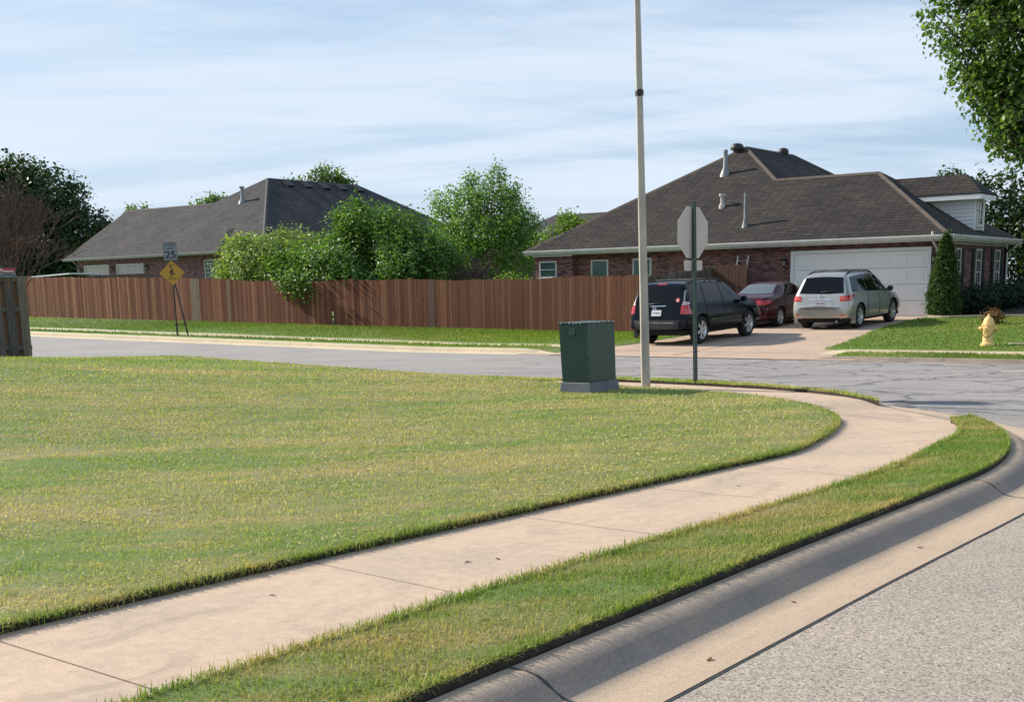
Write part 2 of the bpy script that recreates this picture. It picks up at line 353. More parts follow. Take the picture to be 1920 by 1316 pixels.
MT['navy'] = mat('paint_dark_blue', (.004, .006, .010), .18, .02, 3, metal=0, coat=.12, spec=.14)
MT['maroon'] = mat('paint_maroon', (.04, .005, .011), .3, .02, 3, metal=.1, coat=.2, spec=.2)
MT['bark'] = mat('bark', (.09, .07, .055), .95, .35, 9, .6, 25, stretch=(1, 1, .3))
MT['bark_g'] = mat('bark_grey', (.17, .14, .12), .95, .3, 9, .4, 25, stretch=(1, 1, .3))
MT['twig'] = attr_mat('bare_twigs', [(0, (.075, .05, .042)), (.6, (.12, .085, .072)), (1, (.16, .12, .1))], .9, (3, 3, 3), 8, .2, 0)
MT['leaf_maple'] = leaf_mat('leaf_mid_green', [(0, (0.039, 0.083, 0.023)), (.5, (0.089, 0.167, 0.037)), (.85, (0.168, 0.268, 0.057)), (1, (0.315, 0.335, 0.095))], .38)
MT['leaf_dark'] = leaf_mat('leaf_dark_green', [(0, (0.016, 0.042, 0.018)), (.6, (0.033, 0.072, 0.026)), (1, (0.098, 0.130, 0.039))], .3)
MT['leaf_dog'] = leaf_mat('leaf_dogwood', [(0, (0.103, 0.176, 0.040)), (.5, (0.206, 0.298, 0.070)), (.85, (0.350, 0.422, 0.141)), (1, (0.537, 0.528, 0.260))], .35)
MT['leaf_bush'] = leaf_mat('leaf_bush', [(0, (0.050, 0.118, 0.034)), (.5, (0.100, 0.204, 0.047)), (.85, (0.199, 0.323, 0.067)), (1, (0.399, 0.475, 0.154))], .35)
MT['leaf_bright'] = leaf_mat('leaf_bright', [(0, (0.059, 0.135, 0.034)), (.5, (0.129, 0.252, 0.054)), (1, (0.259, 0.389, 0.086))], .42)
MT['leaf_con'] = leaf_mat('leaf_conifer', [(0, (0.028, 0.059, 0.020)), (.6, (0.063, 0.119, 0.031)), (1, (0.119, 0.182, 0.049))], .2, .7, .2)
MT['leaf_hedge'] = leaf_mat('leaf_hedge', [(0, (.008, .026, .01)), (.7, (.016, .045, .015)), (1, (.04, .08, .02))], .2)
MT['leaf_lime'] = leaf_mat('leaf_lime', [(0, (.09, .16, .03)), (1, (.2, .3, .06))], .45)
MT['leaf_dead'] = leaf_mat('leaf_dead', [(0, (.10, .05, .025)), (.6, (.22, .12, .06)), (1, (.35, .24, .13))], .2, .8, .2)
MT['edge'] = concrete_mat('edging_stone', (.42, .37, .28), (.3, .27, .2), 2)
MT['lampglass'] = mat('lantern_glass', (.35, .33, .28), .2, coat=.5)
MT['ladder'] = mat('ladder_alu', (.62, .58, .53), .5, .1, 6, metal=.3)
MT['ladder_cap'] = mat('ladder_cap', (.78, .78, .76), .5)

# ------------------------------------------------------------------ mesh helpers
OFF = {}
def link(o, parent=None):
    COL.objects.link(o)
    if parent is not None: o.parent = parent
    return o
def tag(o, label, cat, group=None):
    o['label'] = label; o['category'] = cat
    if group: o['group'] = group
    return o
def struct(o, kind='structure'):
    o['kind'] = kind; return o
def thing(name, label, cat, loc=(0, 0, 0), rz=0., group=None, local=False):
    o = bpy.data.objects.new(name, None); link(o); o.location = loc; o.rotation_euler = (0, 0, rz)
    o.empty_display_size = .2
    OFF[o.name] = Vector((0, 0, 0)) if local else Vector(loc)
    return tag(o, label, cat, group)
class MB:
    def __init__(s): s.v = []; s.f = []; s.m = []; s.a = []; s.cur = 0; s.rnd = 0.
    def add(s, vs, fs):
        n = len(s.v); s.v += [tuple(v) for v in vs]; s.a += [s.rnd]*len(vs)
        s.f += [tuple(i+n for i in f) for f in fs]; s.m += [s.cur]*len(fs); return s
    def box(s, c, d, rz=0., M=None):
        x, y, z = d[0]/2, d[1]/2, d[2]/2
        P = [Vector((i*x, j*y, k*z)) for i in (-1, 1) for j in (-1, 1) for k in (-1, 1)]
        if rz: q = Matrix.Rotation(rz, 3, 'Z'); P = [q@p for p in P]
        P = [p+Vector(c) for p in P]
        if M is not None: P = [M@p for p in P]
        return s.add(P, [(0, 1, 3, 2), (4, 6, 7, 5), (0, 4, 5, 1), (2, 3, 7, 6), (0, 2, 6, 4), (1, 5, 7, 3)])
    def bx(s, x0, x1, y0, y1, z0, z1): return s.box(((x0+x1)/2, (y0+y1)/2, (z0+z1)/2), (x1-x0, y1-y0, z1-z0))
    def tube(s, pts, rad, n=8, cap=True):
        pts = [Vector(p) for p in pts]; rad = rad if hasattr(rad, '__len__') else [rad]*len(pts)
        vs = []; fs = []; ref = Vector((0, 0, 1))
        for i, p in enumerate(pts):
            d = (pts[min(i+1, len(pts)-1)]-pts[max(i-1, 0)]).normalized()
            a = d.cross(ref if abs(d.dot(ref)) < .95 else Vector((1, 0, 0))).normalized(); b = d.cross(a)
            for k in range(n):
                t = 2*PI*k/n; vs.append(p+(a*math.cos(t)+b*math.sin(t))*rad[i])
        for i in range(len(pts)-1):
            for k in range(n): fs.append((i*n+k, i*n+(k+1) % n, (i+1)*n+(k+1) % n, (i+1)*n+k))
        if cap: fs += [tuple(range(n))[::-1], tuple((len(pts)-1)*n+k for k in range(n))]
        return s.add(vs, fs)
    def lathe(s, prof, c=(0, 0, 0), n=20, axis='Z', cap=False):
        vs = []; fs = []
        for r, h in prof:
            for k in range(n):
                t = 2*PI*k/n; a, b = r*math.cos(t), r*math.sin(t)
                p = (a, b, h) if axis == 'Z' else ((h, a, b) if axis == 'X' else (a, h, b))
                vs.append((p[0]+c[0], p[1]+c[1], p[2]+c[2]))
        for i in range(len(prof)-1):
            for k in range(n): fs.append((i*n+k, i*n+(k+1) % n, (i+1)*n+(k+1) % n, (i+1)*n+k))
        if cap: fs += [tuple(range(n))[::-1], tuple((len(prof)-1)*n+k for k in range(n))]
        return s.add(vs, fs)
    def prism(s, poly, d, M=None):   # poly: 3-d points, d: extrusion vector
        n = len(poly); P = [Vector(p) for p in poly]; Q = [p+Vector(d) for p in P]
        A = P+Q
        if M is not None: A = [M@p for p in A]
        return s.add(A, [tuple(range(n))[::-1], tuple(range(n, 2*n))]+[(i, (i+1) % n, n+(i+1) % n, n+i) for i in range(n)])
    def build(s, name, mats, parent=None, smooth=False, bevel=0., rnd=False, recalc=True):
        off = OFF.get(parent.name, Vector((0, 0, 0))) if parent is not None else Vector((0, 0, 0))
        me = bpy.data.meshes.new(name); me.from_pydata([tuple(Vector(v)-off) for v in s.v], [], s.f)
        if not isinstance(mats, (list, tuple)): mats = [mats]
        for m in mats: me.materials.append(m)
        me.polygons.foreach_set('material_index', s.m)
        if rnd:
            at = me.attributes.new('rnd', 'FLOAT', 'POINT'); at.data.foreach_set('value', s.a)
        if recalc:
            bm = bmesh.new(); bm.from_mesh(me); bmesh.ops.recalc_face_normals(bm, faces=bm.faces); bm.to_mesh(me); bm.free()
        if smooth: me.polygons.foreach_set('use_smooth', [True]*len(me.polygons))
        me.update()
        o = bpy.data.objects.new(name, me); link(o, parent); OFF[o.name] = off
        if bevel:
            md = o.modifiers.new('bevel', 'BEVEL'); md.width = bevel; md.segments = 2; md.limit_method = 'ANGLE'
        return o
def auto_smooth(o, ang=35):
    me = o.data; me.polygons.foreach_set('use_smooth', [True]*len(me.polygons))
    me.set_sharp_from_angle(angle=R(ang)); return o
def mesh_np(name, V, Fc, m, rnd=None, parent=None, smooth=False):
    V = np.asarray(V, np.float32)
    if parent is not None: V = V-np.array(OFF[parent.name], np.float32)
    Fc = np.asarray(Fc, np.int32); k = Fc.shape[1]
    me = bpy.data.meshes.new(name); me.vertices.add(len(V)); me.vertices.foreach_set('co', V.ravel())
    me.loops.add(Fc.size); me.loops.foreach_set('vertex_index', Fc.ravel())
    me.polygons.add(len(Fc)); me.polygons.foreach_set('loop_start', np.arange(0, Fc.size, k, dtype=np.int32))
    me.update(calc_edges=True)
    if rnd is not None:
        at = me.attributes.new('rnd', 'FLOAT', 'POINT'); at.data.foreach_set('value', np.asarray(rnd, np.float32))
    me.polygons.foreach_set('use_smooth', [bool(smooth)]*len(Fc))
    me.materials.append(m); me.update()
    o = bpy.data.objects.new(name, me); link(o, parent); OFF[o.name] = OFF[parent.name] if parent is not None else Vector((0, 0, 0))
    return o
def text_part(txt, size, M, m, parent, name='lettering', width=None, bold=0.):
    cu = bpy.data.curves.new('t', 'FONT'); cu.body = txt; cu.size = size; cu.align_x = 'CENTER'; cu.align_y = 'CENTER'; cu.extrude = .001; cu.offset = bold
    to = bpy.data.objects.new('t', cu); COL.objects.link(to)
    bpy.context.view_layer.update()
    me = bpy.data.meshes.new_from_object(to.evaluated_get(bpy.context.evaluated_depsgraph_get()))
    bpy.data.objects.remove(to)
    if width:
        xs = [v.co.x for v in me.vertices]; w = max(xs)-min(xs)
        me.transform(Matrix.Diagonal((width/w, 1, 1, 1)))
    me.transform(M); me.transform(Matrix.Translation(-OFF[parent.name])); me.materials.clear(); me.materials.append(m); me.name = name
    for p in me.polygons: p.material_index = 0
    o = bpy.data.objects.new(name, me); link(o, parent); OFF[o.name] = OFF[parent.name]; return o
def smst(a, b, x):
    t = np.clip((np.asarray(x, float)-a)/(b-a), 0, 1); return t*t*(3-2*t)

# ------------------------------------------------------------------ terrain
def Rx(x): return .0165*np.maximum(0, -np.asarray(x, float)-24)
def Zr(x, y):
    t = smst(12, 21, y); return -.120+t*(-.083+Rx(x))
def Lz(x, y):
    x = np.asarray(x, float); r = .052*np.maximum(0, -x-10.8)
    r = np.where(x < -20.6, .51-.06*np.minimum(-x-20.6, 6), r)
    return np.maximum(r*(1-.45*smst(10.5, 16.4, y)), 0)
def Zd(x, y): return -.2+.037*np.maximum(0, np.asarray(y, float)-27.9)
def Zf(x, y):
    q = smst(-21, -18, x); s = .006+(.036-.006)*q
    b = -.2+Rx(x)+.12-.10*q
    return b+s*np.maximum(0, np.asarray(y, float)-28.2)+smst(37.5, 50, y)*np.where(np.asarray(x) < -30, .55, 0)
def cr(pts, n):
    P = np.array(pts, float); P = np.vstack([2*P[0]-P[1], P, 2*P[-1]-P[-2]]); out = []
    for i in range(1, len(P)-2):
        for t in np.linspace(0, 1, 12, endpoint=False):
            a, b, c, d = P[i-1:i+3]
            out.append(.5*((2*b)+(-a+c)*t+(2*a-5*b+4*c-d)*t*t+(-a+3*b-3*c+d)*t**3))
    out.append(P[-2]); out = np.array(out)
    s = np.r_[0, np.cumsum(np.linalg.norm(np.diff(out, axis=0), axis=1))]; q = np.linspace(0, s[-1], n)
    return np.stack([np.interp(q, s, out[:, k]) for k in range(out.shape[1])], 1)

# ground and road ---------------------------------------------------
def gridmesh(name, x0, x1, nx, y0, y1, ny, fz, m, kind='structure', skirt=0):
    X, Y = np.meshgrid(np.linspace(x0, x1, nx), np.linspace(y0, y1, ny)); Z = fz(X, Y)
    if skirt:
        X, Y, Z = (np.pad(q, 1, mode='edge') for q in (X, Y, Z))
        for q in (np.s_[0], np.s_[-1], np.s_[:, 0], np.s_[:, -1]): Z[q] = Z[q]-skirt
        nx += 2; ny += 2
    V = np.stack([X, Y, Z], -1).reshape(-1, 3)
    i = np.arange(nx-1)[None]+np.arange(ny-1)[:, None]*nx
    Fq = np.stack([i, i+1, i+nx+1, i+nx], -1).reshape(-1, 4)
    return struct(mesh_np(name, V, Fq, m, np.full(len(V), .5), smooth=True), kind)
gridmesh('ground', -900, 900, 3, -500, 1300, 3, lambda X, Y: X*0-.75, MT['turf_far'])
gridmesh('back_yard', -140, -22.4, 80, 37.1, 110, 40, lambda X, Y: Zf(X, Y)-.02, MT['turf_far'])
gridmesh('side_yard', -22.4, 60, 60, 43.75, 110, 30, lambda X, Y: Zf(X, Y)-.02, MT['turf_far'])
road = gridmesh('road', -110, 60, 171, -8, 28.25, 60, Zr, MT['asphalt'])

# kerb of the near corner ---------------------------------------------
AC, AR = np.array([-10.93, 9.8]), 8.0
def kerb_path():
    P = [(-2.97, y) for y in np.arange(-6, 9.6, .3)]
    P = [(p[0]+(-2.93+2.97)*smst(6, 9.6, p[1]), p[1]) for p in P]
    for a in np.linspace(0, PI/2, 56): P.append(tuple(AC+AR*np.array([math.cos(a), math.sin(a)])))
    for x in np.arange(-11.4, -75, -.8): P.append((x, 17.8))
    return np.array(P)
KP = kerb_path()
def arc_ang(p): return math.degrees(math.atan2(p[1]-AC[1], p[0]-AC[0]))
def ramp_f(p):
    if p[0] < AC[0] or p[1] < AC[1]: return 0.
    a = arc_ang(p); return float(smst(30, 38, a)*(1-smst(49, 55, a)))
def normals2(P):
    d = np.gradient(P, axis=0); d /= np.linalg.norm(d, axis=1)[:, None]; return np.stack([d[:, 1], -d[:, 0]], 1)
KN = normals2(KP)
KPROF = [(-.02, -.12), (0, -.012), (.02, 0), (.10, -.003), (.15, -.016), (.19, -.042), (.225, -.07), (.265, -.096), (.31, -.109), (.36, -.114), (.40, -.115), (.46, -.115), (.54, -.114), (.588, -.113)]
def sweep(name, P, Nn, prof, zf, flat, m, joints=()):
    V = []; A = []
    smax = prof[-1][0]
    for p, n in zip(P, Nn):
        k = flat(p); zb = zf(p)
        for o, z in prof:
            if z > -.108 and o < .3: z = z*(1-k)-.106*k+(.0 if o > .02 else 0)
            q = p+n*o; V.append((q[0], q[1], zb+z)); A.append(max(0, o)/smax)
    k = len(prof); n = len(P)
    Fq = [(i*k+j, i*k+j+1, (i+1)*k+j+1, (i+1)*k+j) for i in range(n-1) for j in range(k-1)]
    V = np.array(V); Fq = np.array(Fq)
    return struct(mesh_np(name, V, Fq, m, A, smooth=True))
kerb = sweep('kerb', KP, KN, KPROF, lambda p: float(Zr(p[0], p[1]))+.120, ramp_f, MT['kerb'])
# tar line where gutter meets asphalt, and the kerb's own joints
def strip(mb, pts, w, lift, zf):
    pts = np.array(pts, float); n = normals2(pts); V = []
    for i, (p, q) in enumerate(zip(pts, n)):
        ww = w*(.6+.8*noise.noise(Vector((p[0]*3.1, p[1]*3.3, 1.7)))+.2) if w < .05 else w
        for sgn in (-1, 1):
            c = p+q*ww/2*sgn; V.append((c[0], c[1], float(zf(c[0], c[1]))+lift))
    mb.add(V, [(2*i, 2*i+1, 2*i+3, 2*i+2) for i in range(len(pts)-1)])
mb = MB()
P2 = KP+KN*.596
strip(mb, P2[:110], .011, .004, lambda x, y: Zr(x, y))
def jag(a, b, n=14, amp=.06, seed=0):
    r = random.Random(seed); a, b = np.array(a), np.array(b); d = b-a; nn = np.array([-d[1], d[0]])/np.linalg.norm(d)
    return [a+d*t+nn*(r.uniform(-amp, amp) if 0 < t < 1 else 0) for t in np.linspace(0, 1, n)]
for i, (a, b) in enumerate([((-16.5, 20.9), (-11.5, 21.9)), ((-9.8, 20.6), (-6.6, 24.0)), ((-5.6, 19.4), (-1.5, 21.2)), ((-14.6, 22), (-12.2, 24.6)), ((-8.2, 25.6), (-3.5, 26.6)), ((-3.6, 17.8), (1.5, 18.4))]):
    strip(mb, jag(a, b, 26, .16, i), .035, .004, Zr)
struct(mb.build('road_crack_sealer', MT['tar'], recalc=False))
mb = MB()
for y0, sk in ((3.92, .25), (9.7, .1)):
    i = int(np.argmin(np.abs(KP[:60, 1]-y0))); pts = []
    for o, z in KPROF[1:]:
        q = KP[i]+KN[i]*o; pts.append((q[0], q[1]+sk*(o-.2)*.6, z))
    V = []
    for j, p in enumerate(pts):
        w = .007+.004*math.sin(j*2.1)
        V += [(p[0], p[1]-w, p[2]+.004), (p[0], p[1]+w, p[2]+.004)]
    mb.add(V, [(2*j, 2*j+1, 2*j+3, 2*j+2) for j in range(len(pts)-1)])
struct(mb.build('kerb_joint', MT['tar'], recalc=False))

# sidewalk -----------------------------------------------------------
IN = cr([(-5.22, -4), (-5.2, 2.9), (-5.12, 5), (-4.98, 7.2), (-4.8, 9.6), (-4.74, 10.5), (-4.88, 11.4), (-5.15, 12.5), (-5.55, 13.5), (-6.2, 14.4), (-7.1, 15.25), (-8.4, 15.95), (-10, 16.3), (-12, 16.4), (-20, 16.4), (-45, 16.4)], 420)
OUT0 = [(-3.78, -4), (-3.78, 2.9), (-3.76, 5), (-3.64, 7.2), (-3.58, 9), (-3.6, 10.2), (-3.72, 11.4), (-3.86, 12.5), (-4.15, 13.4), (-4.62, 14.35), (-5.0, 14.95), (-5.75, 15.65), (-6.6, 16.35), (-7.9, 17.02), (-10, 17.42), (-12, 17.5), (-20, 17.5), (-45, 17.5)]
OUT = cr(OUT0, 420)
# pair every inner point with the outer curve by the share of length up to matching anchors
def param(P, anchors):
    s = np.r_[0, np.cumsum(np.linalg.norm(np.diff(P, axis=0), axis=1))]
    return s, [s[np.argmin(np.linalg.norm(P-np.array(a), axis=1))] for a in anchors]
sI, aI = param(IN, [(-5.22, -4), (-5.2, 2.97), (-5.12, 4.87), (-5.0, 6.65), (-4.9, 8.2), (-4.78, 9.73), (-5.5, 13.4), (-6.6, 14.8), (-12, 16.4), (-45, 16.4)])
sO, aO = param(OUT, [(-3.78, -4), (-3.78, 2.8), (-3.76, 4.75), (-3.66, 6.62), (-3.6, 8.1), (-3.6, 9.5), (-4.8, 14.6), (-5.5, 15.4), (-12, 17.5), (-45, 17.5)])
JN = list(range(1, 8))
def at(P, s, q): return np.array([np.interp(q, s, P[:, 0]), np.interp(q, s, P[:, 1])])
def walk_z(p): return -.10*ramp_f(p)*float(smst(6.2, 7.8, np.linalg.norm(np.array(p)-AC)))+float(np.minimum(0, 0))+ (float(Zr(p[0], p[1]))+.120 if p[0] < -12 else 0)
V = []; Fq = []; rows = 0; KX = 6
for k in range(len(aI)-1):
    n = 14 if k < 6 else (20 if k < 8 else 40)
    for i in range(n+1):
        t = i/n; gi = 0
        qa, qb = aI[k]+(aI[k+1]-aI[k])*t, aO[k]+(aO[k+1]-aO[k])*t
        lo = i == 0 and k in JN; hi = i == n and (k+1) in JN
        e = .006
        if lo: qa += e; qb += e
        if hi: qa -= e; qb -= e
        A, B = at(IN, sI, qa), at(OUT, sO, qb)
        for zoff in ([-.010, 0] if lo else ([0, -.010] if hi else [0])):
            for j in range(KX+1):
                p = A+(B-A)*(-.02+1.04*j/KX); V.append((p[0], p[1], walk_z(p)+zoff))
            rows += 1
i = (np.arange(KX)[None]+np.arange(rows-1)[:, None]*(KX+1))
Fq = np.stack([i, i+1, i+KX+2, i+KX+1], -1).reshape(-1, 4)
struct(mesh_np('sidewalk', V, Fq, MT['walk'], np.full(len(V), .5)))
mb = MB()
for k in JN:
    A, B = at(IN, sI, aI[k]), at(OUT, sO, aO[k]); pts = [A+(B-A)*t for t in np.linspace(0, 1, 14)]
    strip(mb, pts, .017 if k < 6 else .010, -.007, lambda x, y: walk_z(np.array((x, y))))
for a, b in (((-5.93, 14.3), (-5.05, 14.75)), ((-6.95, 15.35), (-5.25, 15.1))):
    a, b = np.array(a), np.array(b); strip(mb, [a+(b-a)*t for t in np.linspace(0, 1, 14)], .014, .010, lambda x, y: walk_z(np.array((x, y))))
struct(mb.build('sidewalk_joint', MT['tar'], recalc=False))
# concrete apron of the corner ramp, from the walk down to the gutter
V = []; K2 = 6
for a in np.linspace(R(27), R(57), 24):
    n = np.array([math.cos(a), math.sin(a)])
    for j in range(K2+1):
        r0 = 6.9+(AR+.03-6.9)*j/K2; p = AC+n*r0; V.append((p[0], p[1], -.003-.10*ramp_f(p)*float(smst(6.2, 7.8, r0))-(.03 if ramp_f(p) < .02 else 0)))
i = (np.arange(K2)[None]+np.arange(23)[:, None]*(K2+1)); Fq = np.stack([i, i+1, i+K2+2, i+K2+1], -1).reshape(-1, 4)
struct(mesh_np('ramp_apron', V, Fq, MT['walk'], np.full(len(V), .5)))

# turf: near lawn, strip by the kerb, far strip ------------------------
TURF = []      # (name, A polyline, B polyline, z function) for the blades
def turf_ribbon(name, A, B, zf, n2, edgeA=True, edgeB=True):
    V = []; n = len(A); cols = n2+1+2; rn = []
    for a, b in zip(A, B):
        row = []
        for j in range(n2+1):
            t = j/n2; p = a+(b-a)*t; e = min(1., min(t, 1-t)*n2/1.5)
            z = zf(p[0], p[1])+.012*noise.noise(Vector((p[0]*3, p[1]*3, 0)))
            row.append((p[0], p[1], z))
        V.append((row[0][0], row[0][1], row[0][2]-.09)); V += row; V.append((row[-1][0], row[-1][1], row[-1][2]-.09))
    i = np.arange(cols-1)[None]+np.arange(n-1)[:, None]*cols
    Fq = np.stack([i, i+1, i+cols+1, i+cols], -1).reshape(-1, 4)
    me = mesh_np(name, V, Fq, MT['turf'], np.full(len(V), .5), smooth=False)
    me.data.materials.append(MT['soil'])
    mi = np.zeros((n-1, cols-1), np.int32); mi[:, 0] = 1; mi[:, -1] = 1
    me.data.polygons.foreach_set('material_index', mi.ravel()); me.data.update()
    return struct(me)
TH = .045
kk = [i for i in range(len(IN)) if IN[i][0] > -24]
IA = IN[kk]
LA = np.array([(-27.5 if p[1] < 14.5 else min(-27.5, p[0]-.5), p[1]) for p in IA])
# rows at constant y reach from the far left to the walk's inner edge
yin = IA[:, 1]
lawn_z = lambda x, y: float(Lz(x, y))+TH
ys = np.r_[np.linspace(-3.5, 13, 60), np.linspace(13.15, 16.38, 26)]
xin = np.interp(ys, IA[:, 1][:np.argmax(IA[:, 1])+1], IA[:, 0][:np.argmax(IA[:, 1])+1])
B_l = np.stack([xin, ys], 1); A_l = np.stack([np.full_like(ys, -46.), ys], 1)
# cluster columns near the walk
def turf_lawn():
    tt = np.r_[np.linspace(0, .5, 24), 1-np.geomspace(.5, .004, 60)[1:], 1.]
    V = []
    for a, b in zip(A_l, B_l):
        for t in tt:
            p = a+(b-a)*t; V.append((p[0], p[1], lawn_z(p[0], p[1])+.012*noise.noise(Vector((p[0]*3, p[1]*3, 0)))))
        V.append((b[0], b[1], -.05))
    c = len(tt)+1; n = len(A_l)
    last = V[-c:]; V += [(p[0], p[1]+.001, p[2]-.3) for p in last]; n += 1
    i = np.arange(c-1)[None]+np.arange(n-1)[:, None]*c
    Fq = np.stack([i, i+1, i+c+1, i+c], -1).reshape(-1, 4)
    me = mesh_np('lawn', V, Fq, MT['turf'], np.full(len(V), .5)); me.data.materials.append(MT['soil'])
    mi = np.zeros((n-1, c-1), np.int32); mi[:, -1] = 1; mi[-1, :] = 1
    me.data.polygons.foreach_set('material_index', mi.ravel()); me.data.update(); struct(me)
turf_lawn()
# kerb strip A: between OUT and the kerb back, from behind the camera to the tip by the ramp
sa = np.linspace(0, 1, 120)
kA = [p for p in KP if p[1] > -4 and (p[1] < AC[1] or arc_ang(p) < 35)]
kA = cr(kA, 120)
oi = int(np.argmin(np.linalg.norm(OUT-np.array((-4.78, 14.6)), axis=1))); oA = cr(OUT[:oi+1:6], 120)
w_tip = np.linspace(0, 1, 120)
turf_ribbon('kerb_strip_turf', oA, kA, lambda x, y: (TH-.01)*(1-.9*float(smst(31, 35, arc_ang((x, y))) if y > AC[1]+2 else 0)), 8)
kB = [p for p in KP if p[0] > -24 and ((p[0] > AC[0] and p[1] > AC[1] and arc_ang(p) > 55) or (p[0] <= AC[0] and p[1] > 17))]
kB = cr(kB, 90)
oj = int(np.argmin(np.linalg.norm(OUT-np.array((-6.4, 16.2)), axis=1))); ok = int(np.argmin(np.linalg.norm(OUT-np.array((-24, 17.5)), axis=1)))
oB = cr(OUT[oj:ok:4], 90); oB = np.vstack([[(-5.98, 15.98)], oB]); kB = np.vstack([[(-5.98, 15.98)], kB])
turf_ribbon('street_strip_turf', oB, kB, lambda x, y: (TH-.005)*float(smst(-5.6, -6.9, x))-.02*ramp_f((x, y))+(float(Zr(x, y))+.120 if x < -12 else 0), 5)

# blades ------------------------------------------------------------
def blades(name, P, h, w, m, lean=.7, seed=0, kind='stuff', zvar=.5):
    r = np.random.default_rng(seed); n = len(P); P = np.asarray(P, float)
    az = r.uniform(0, 2*PI, n); hh = h*(1-zvar+2*zvar*r.random(n)); ww = w*(.7+.6*r.random(n))
    le = lean*np.abs(r.normal(0.6, .45, n)); le = np.clip(le, .05, 1.6)
    d = np.stack([np.cos(az), np.sin(az), np.zeros(n)], 1); sdv = np.stack([-np.sin(az), np.cos(az), np.zeros(n)], 1)
    rot = r.uniform(-.9, .9, n); sdv = sdv*np.cos(rot)[:, None]+d*np.sin(rot)[:, None]
    mid = P+d*(hh*.5*np.sin(le*.6))[:, None]; mid[:, 2] += hh*.5*np.cos(le*.6)
    tip = mid+d*(hh*.5*np.sin(np.minimum(le*1.4, 2.0)))[:, None]; tip[:, 2] += hh*.5*np.cos(np.minimum(le*1.4, 2.0))
    w2 = ww[:, None]
    V = np.stack([P-sdv*w2*.5, P+sdv*w2*.5, mid+sdv*w2*.42, mid-sdv*w2*.42, tip+sdv*w2*.1, tip-sdv*w2*.1], 1).reshape(-1, 3)
    b = np.arange(n)*6
    Fq = np.stack([np.stack([b, b+1, b+2, b+3], 1), np.stack([b+3, b+2, b+4, b+5], 1)], 1).reshape(-1, 4)
    rn = np.repeat(r.random(n), 6)
    return struct(mesh_np(name, V, Fq, m, rn), kind)
def samp_ribbon(A, B, n, seed, lo=0., hi=1.):
    r = np.random.default_rng(seed)
    wid = np.linalg.norm(B-A, axis=1); ds = np.linalg.norm(np.diff((A+B)/2, axis=0), axis=1); ar = (wid[1:]+wid[:-1])/2*ds
    k = r.choice(len(ar), n, p=ar/ar.sum()); u = r.random(n)[:, None]; v = (lo+(hi-lo)*r.random(n))[:, None]
    a = A[k]+(A[k+1]-A[k])*u; b = B[k]+(B[k+1]-B[k])*u; return a+(b-a)*v
r0 = np.random.default_rng(3)
def lawn_pts(n, x0, x1, y0, y1, dmin, dmax, seed, edge=0.):
    r = np.random.default_rng(seed); P = np.stack([r.uniform(x0, x1, n), r.uniform(y0, y1, n)], 1)
    d = np.hypot(P[:, 0], P[:, 1]); xi = np.interp(P[:, 1], ys, xin)
    k = (d > dmin) & (d <= dmax) & (P[:, 0] < xi+.015); P = P[k]
    return np.c_[P, Lz(P[:, 0], P[:, 1])+TH-.008]
blades('lawn_grass', lawn_pts(270000, -9.5, -4.7, 1.2, 9.5, 0, 8.2, 1), .027, .0042, MT['blade'], 1.8, 1)
blades('lawn_grass', lawn_pts(330000, -13.5, -4.6, 2.5, 13, 8.2, 12.5, 2), .029, .0055, MT['blade'], 1.8, 2)
blades('lawn_grass', lawn_pts(330000, -19.5, -4.8, 4, 16.38, 12.5, 19, 3), .032, .008, MT['blade'], 1.8, 3)
blades('lawn_grass', lawn_pts(160000, -30, -9, 5, 16.38, 19, 32, 4), .04, .012, MT['blade'], 1.6, 4)
# the shaggier rim hanging over the walk
e1 = np.stack([np.interp(np.linspace(1.5, 16.3, 12000), ys, xin), np.linspace(1.5, 16.3, 12000)], 1)
e1 = e1+r0.normal(0, 1, e1.shape)*[.02, .006]+[-.005, 0]
e2 = e1[::3]+[.01, 0]; blades('lawn_grass', np.c_[e2, TH-.07+.06*r0.random(len(e2))], .05, .004, MT['blade_strip'], 1.6, 55)
blades('lawn_grass', np.c_[e1, TH-.022+.02*r0.random(len(e1))], .04, .0045, MT['blade_strip'], 1.5, 5)
pa = samp_ribbon(oA, kA, 150000, 6, -.02, 1.0); pa = pa[pa[:, 1] > 1.2]
blades('strip_grass', np.c_[pa, np.full(len(pa), TH-.018)], .029, .0044, MT['blade_strip'], 1.6, 6)
pe = np.vstack([samp_ribbon(oA, kA, 15000, 61, .965, 1.0), samp_ribbon(oA, kA, 16000, 62, -.05, .04)]); pe = pe[pe[:, 1] > 1.2]
blades('strip_grass', np.c_[pe, TH-.03+.028*r0.random(len(pe))], .042, .0046, MT['blade_strip'], 1.5, 63)
pb = samp_ribbon(oB, kB, 26000, 7)
blades('strip_grass', np.c_[pb, (TH-.005)*smst(-5.6, -6.9, pb[:, 0])-.008+np.where(pb[:, 0] < -12, Zr(pb[:, 0], pb[:, 1])+.120, 0)], .045, .009, MT['blade'], 1.0, 8)
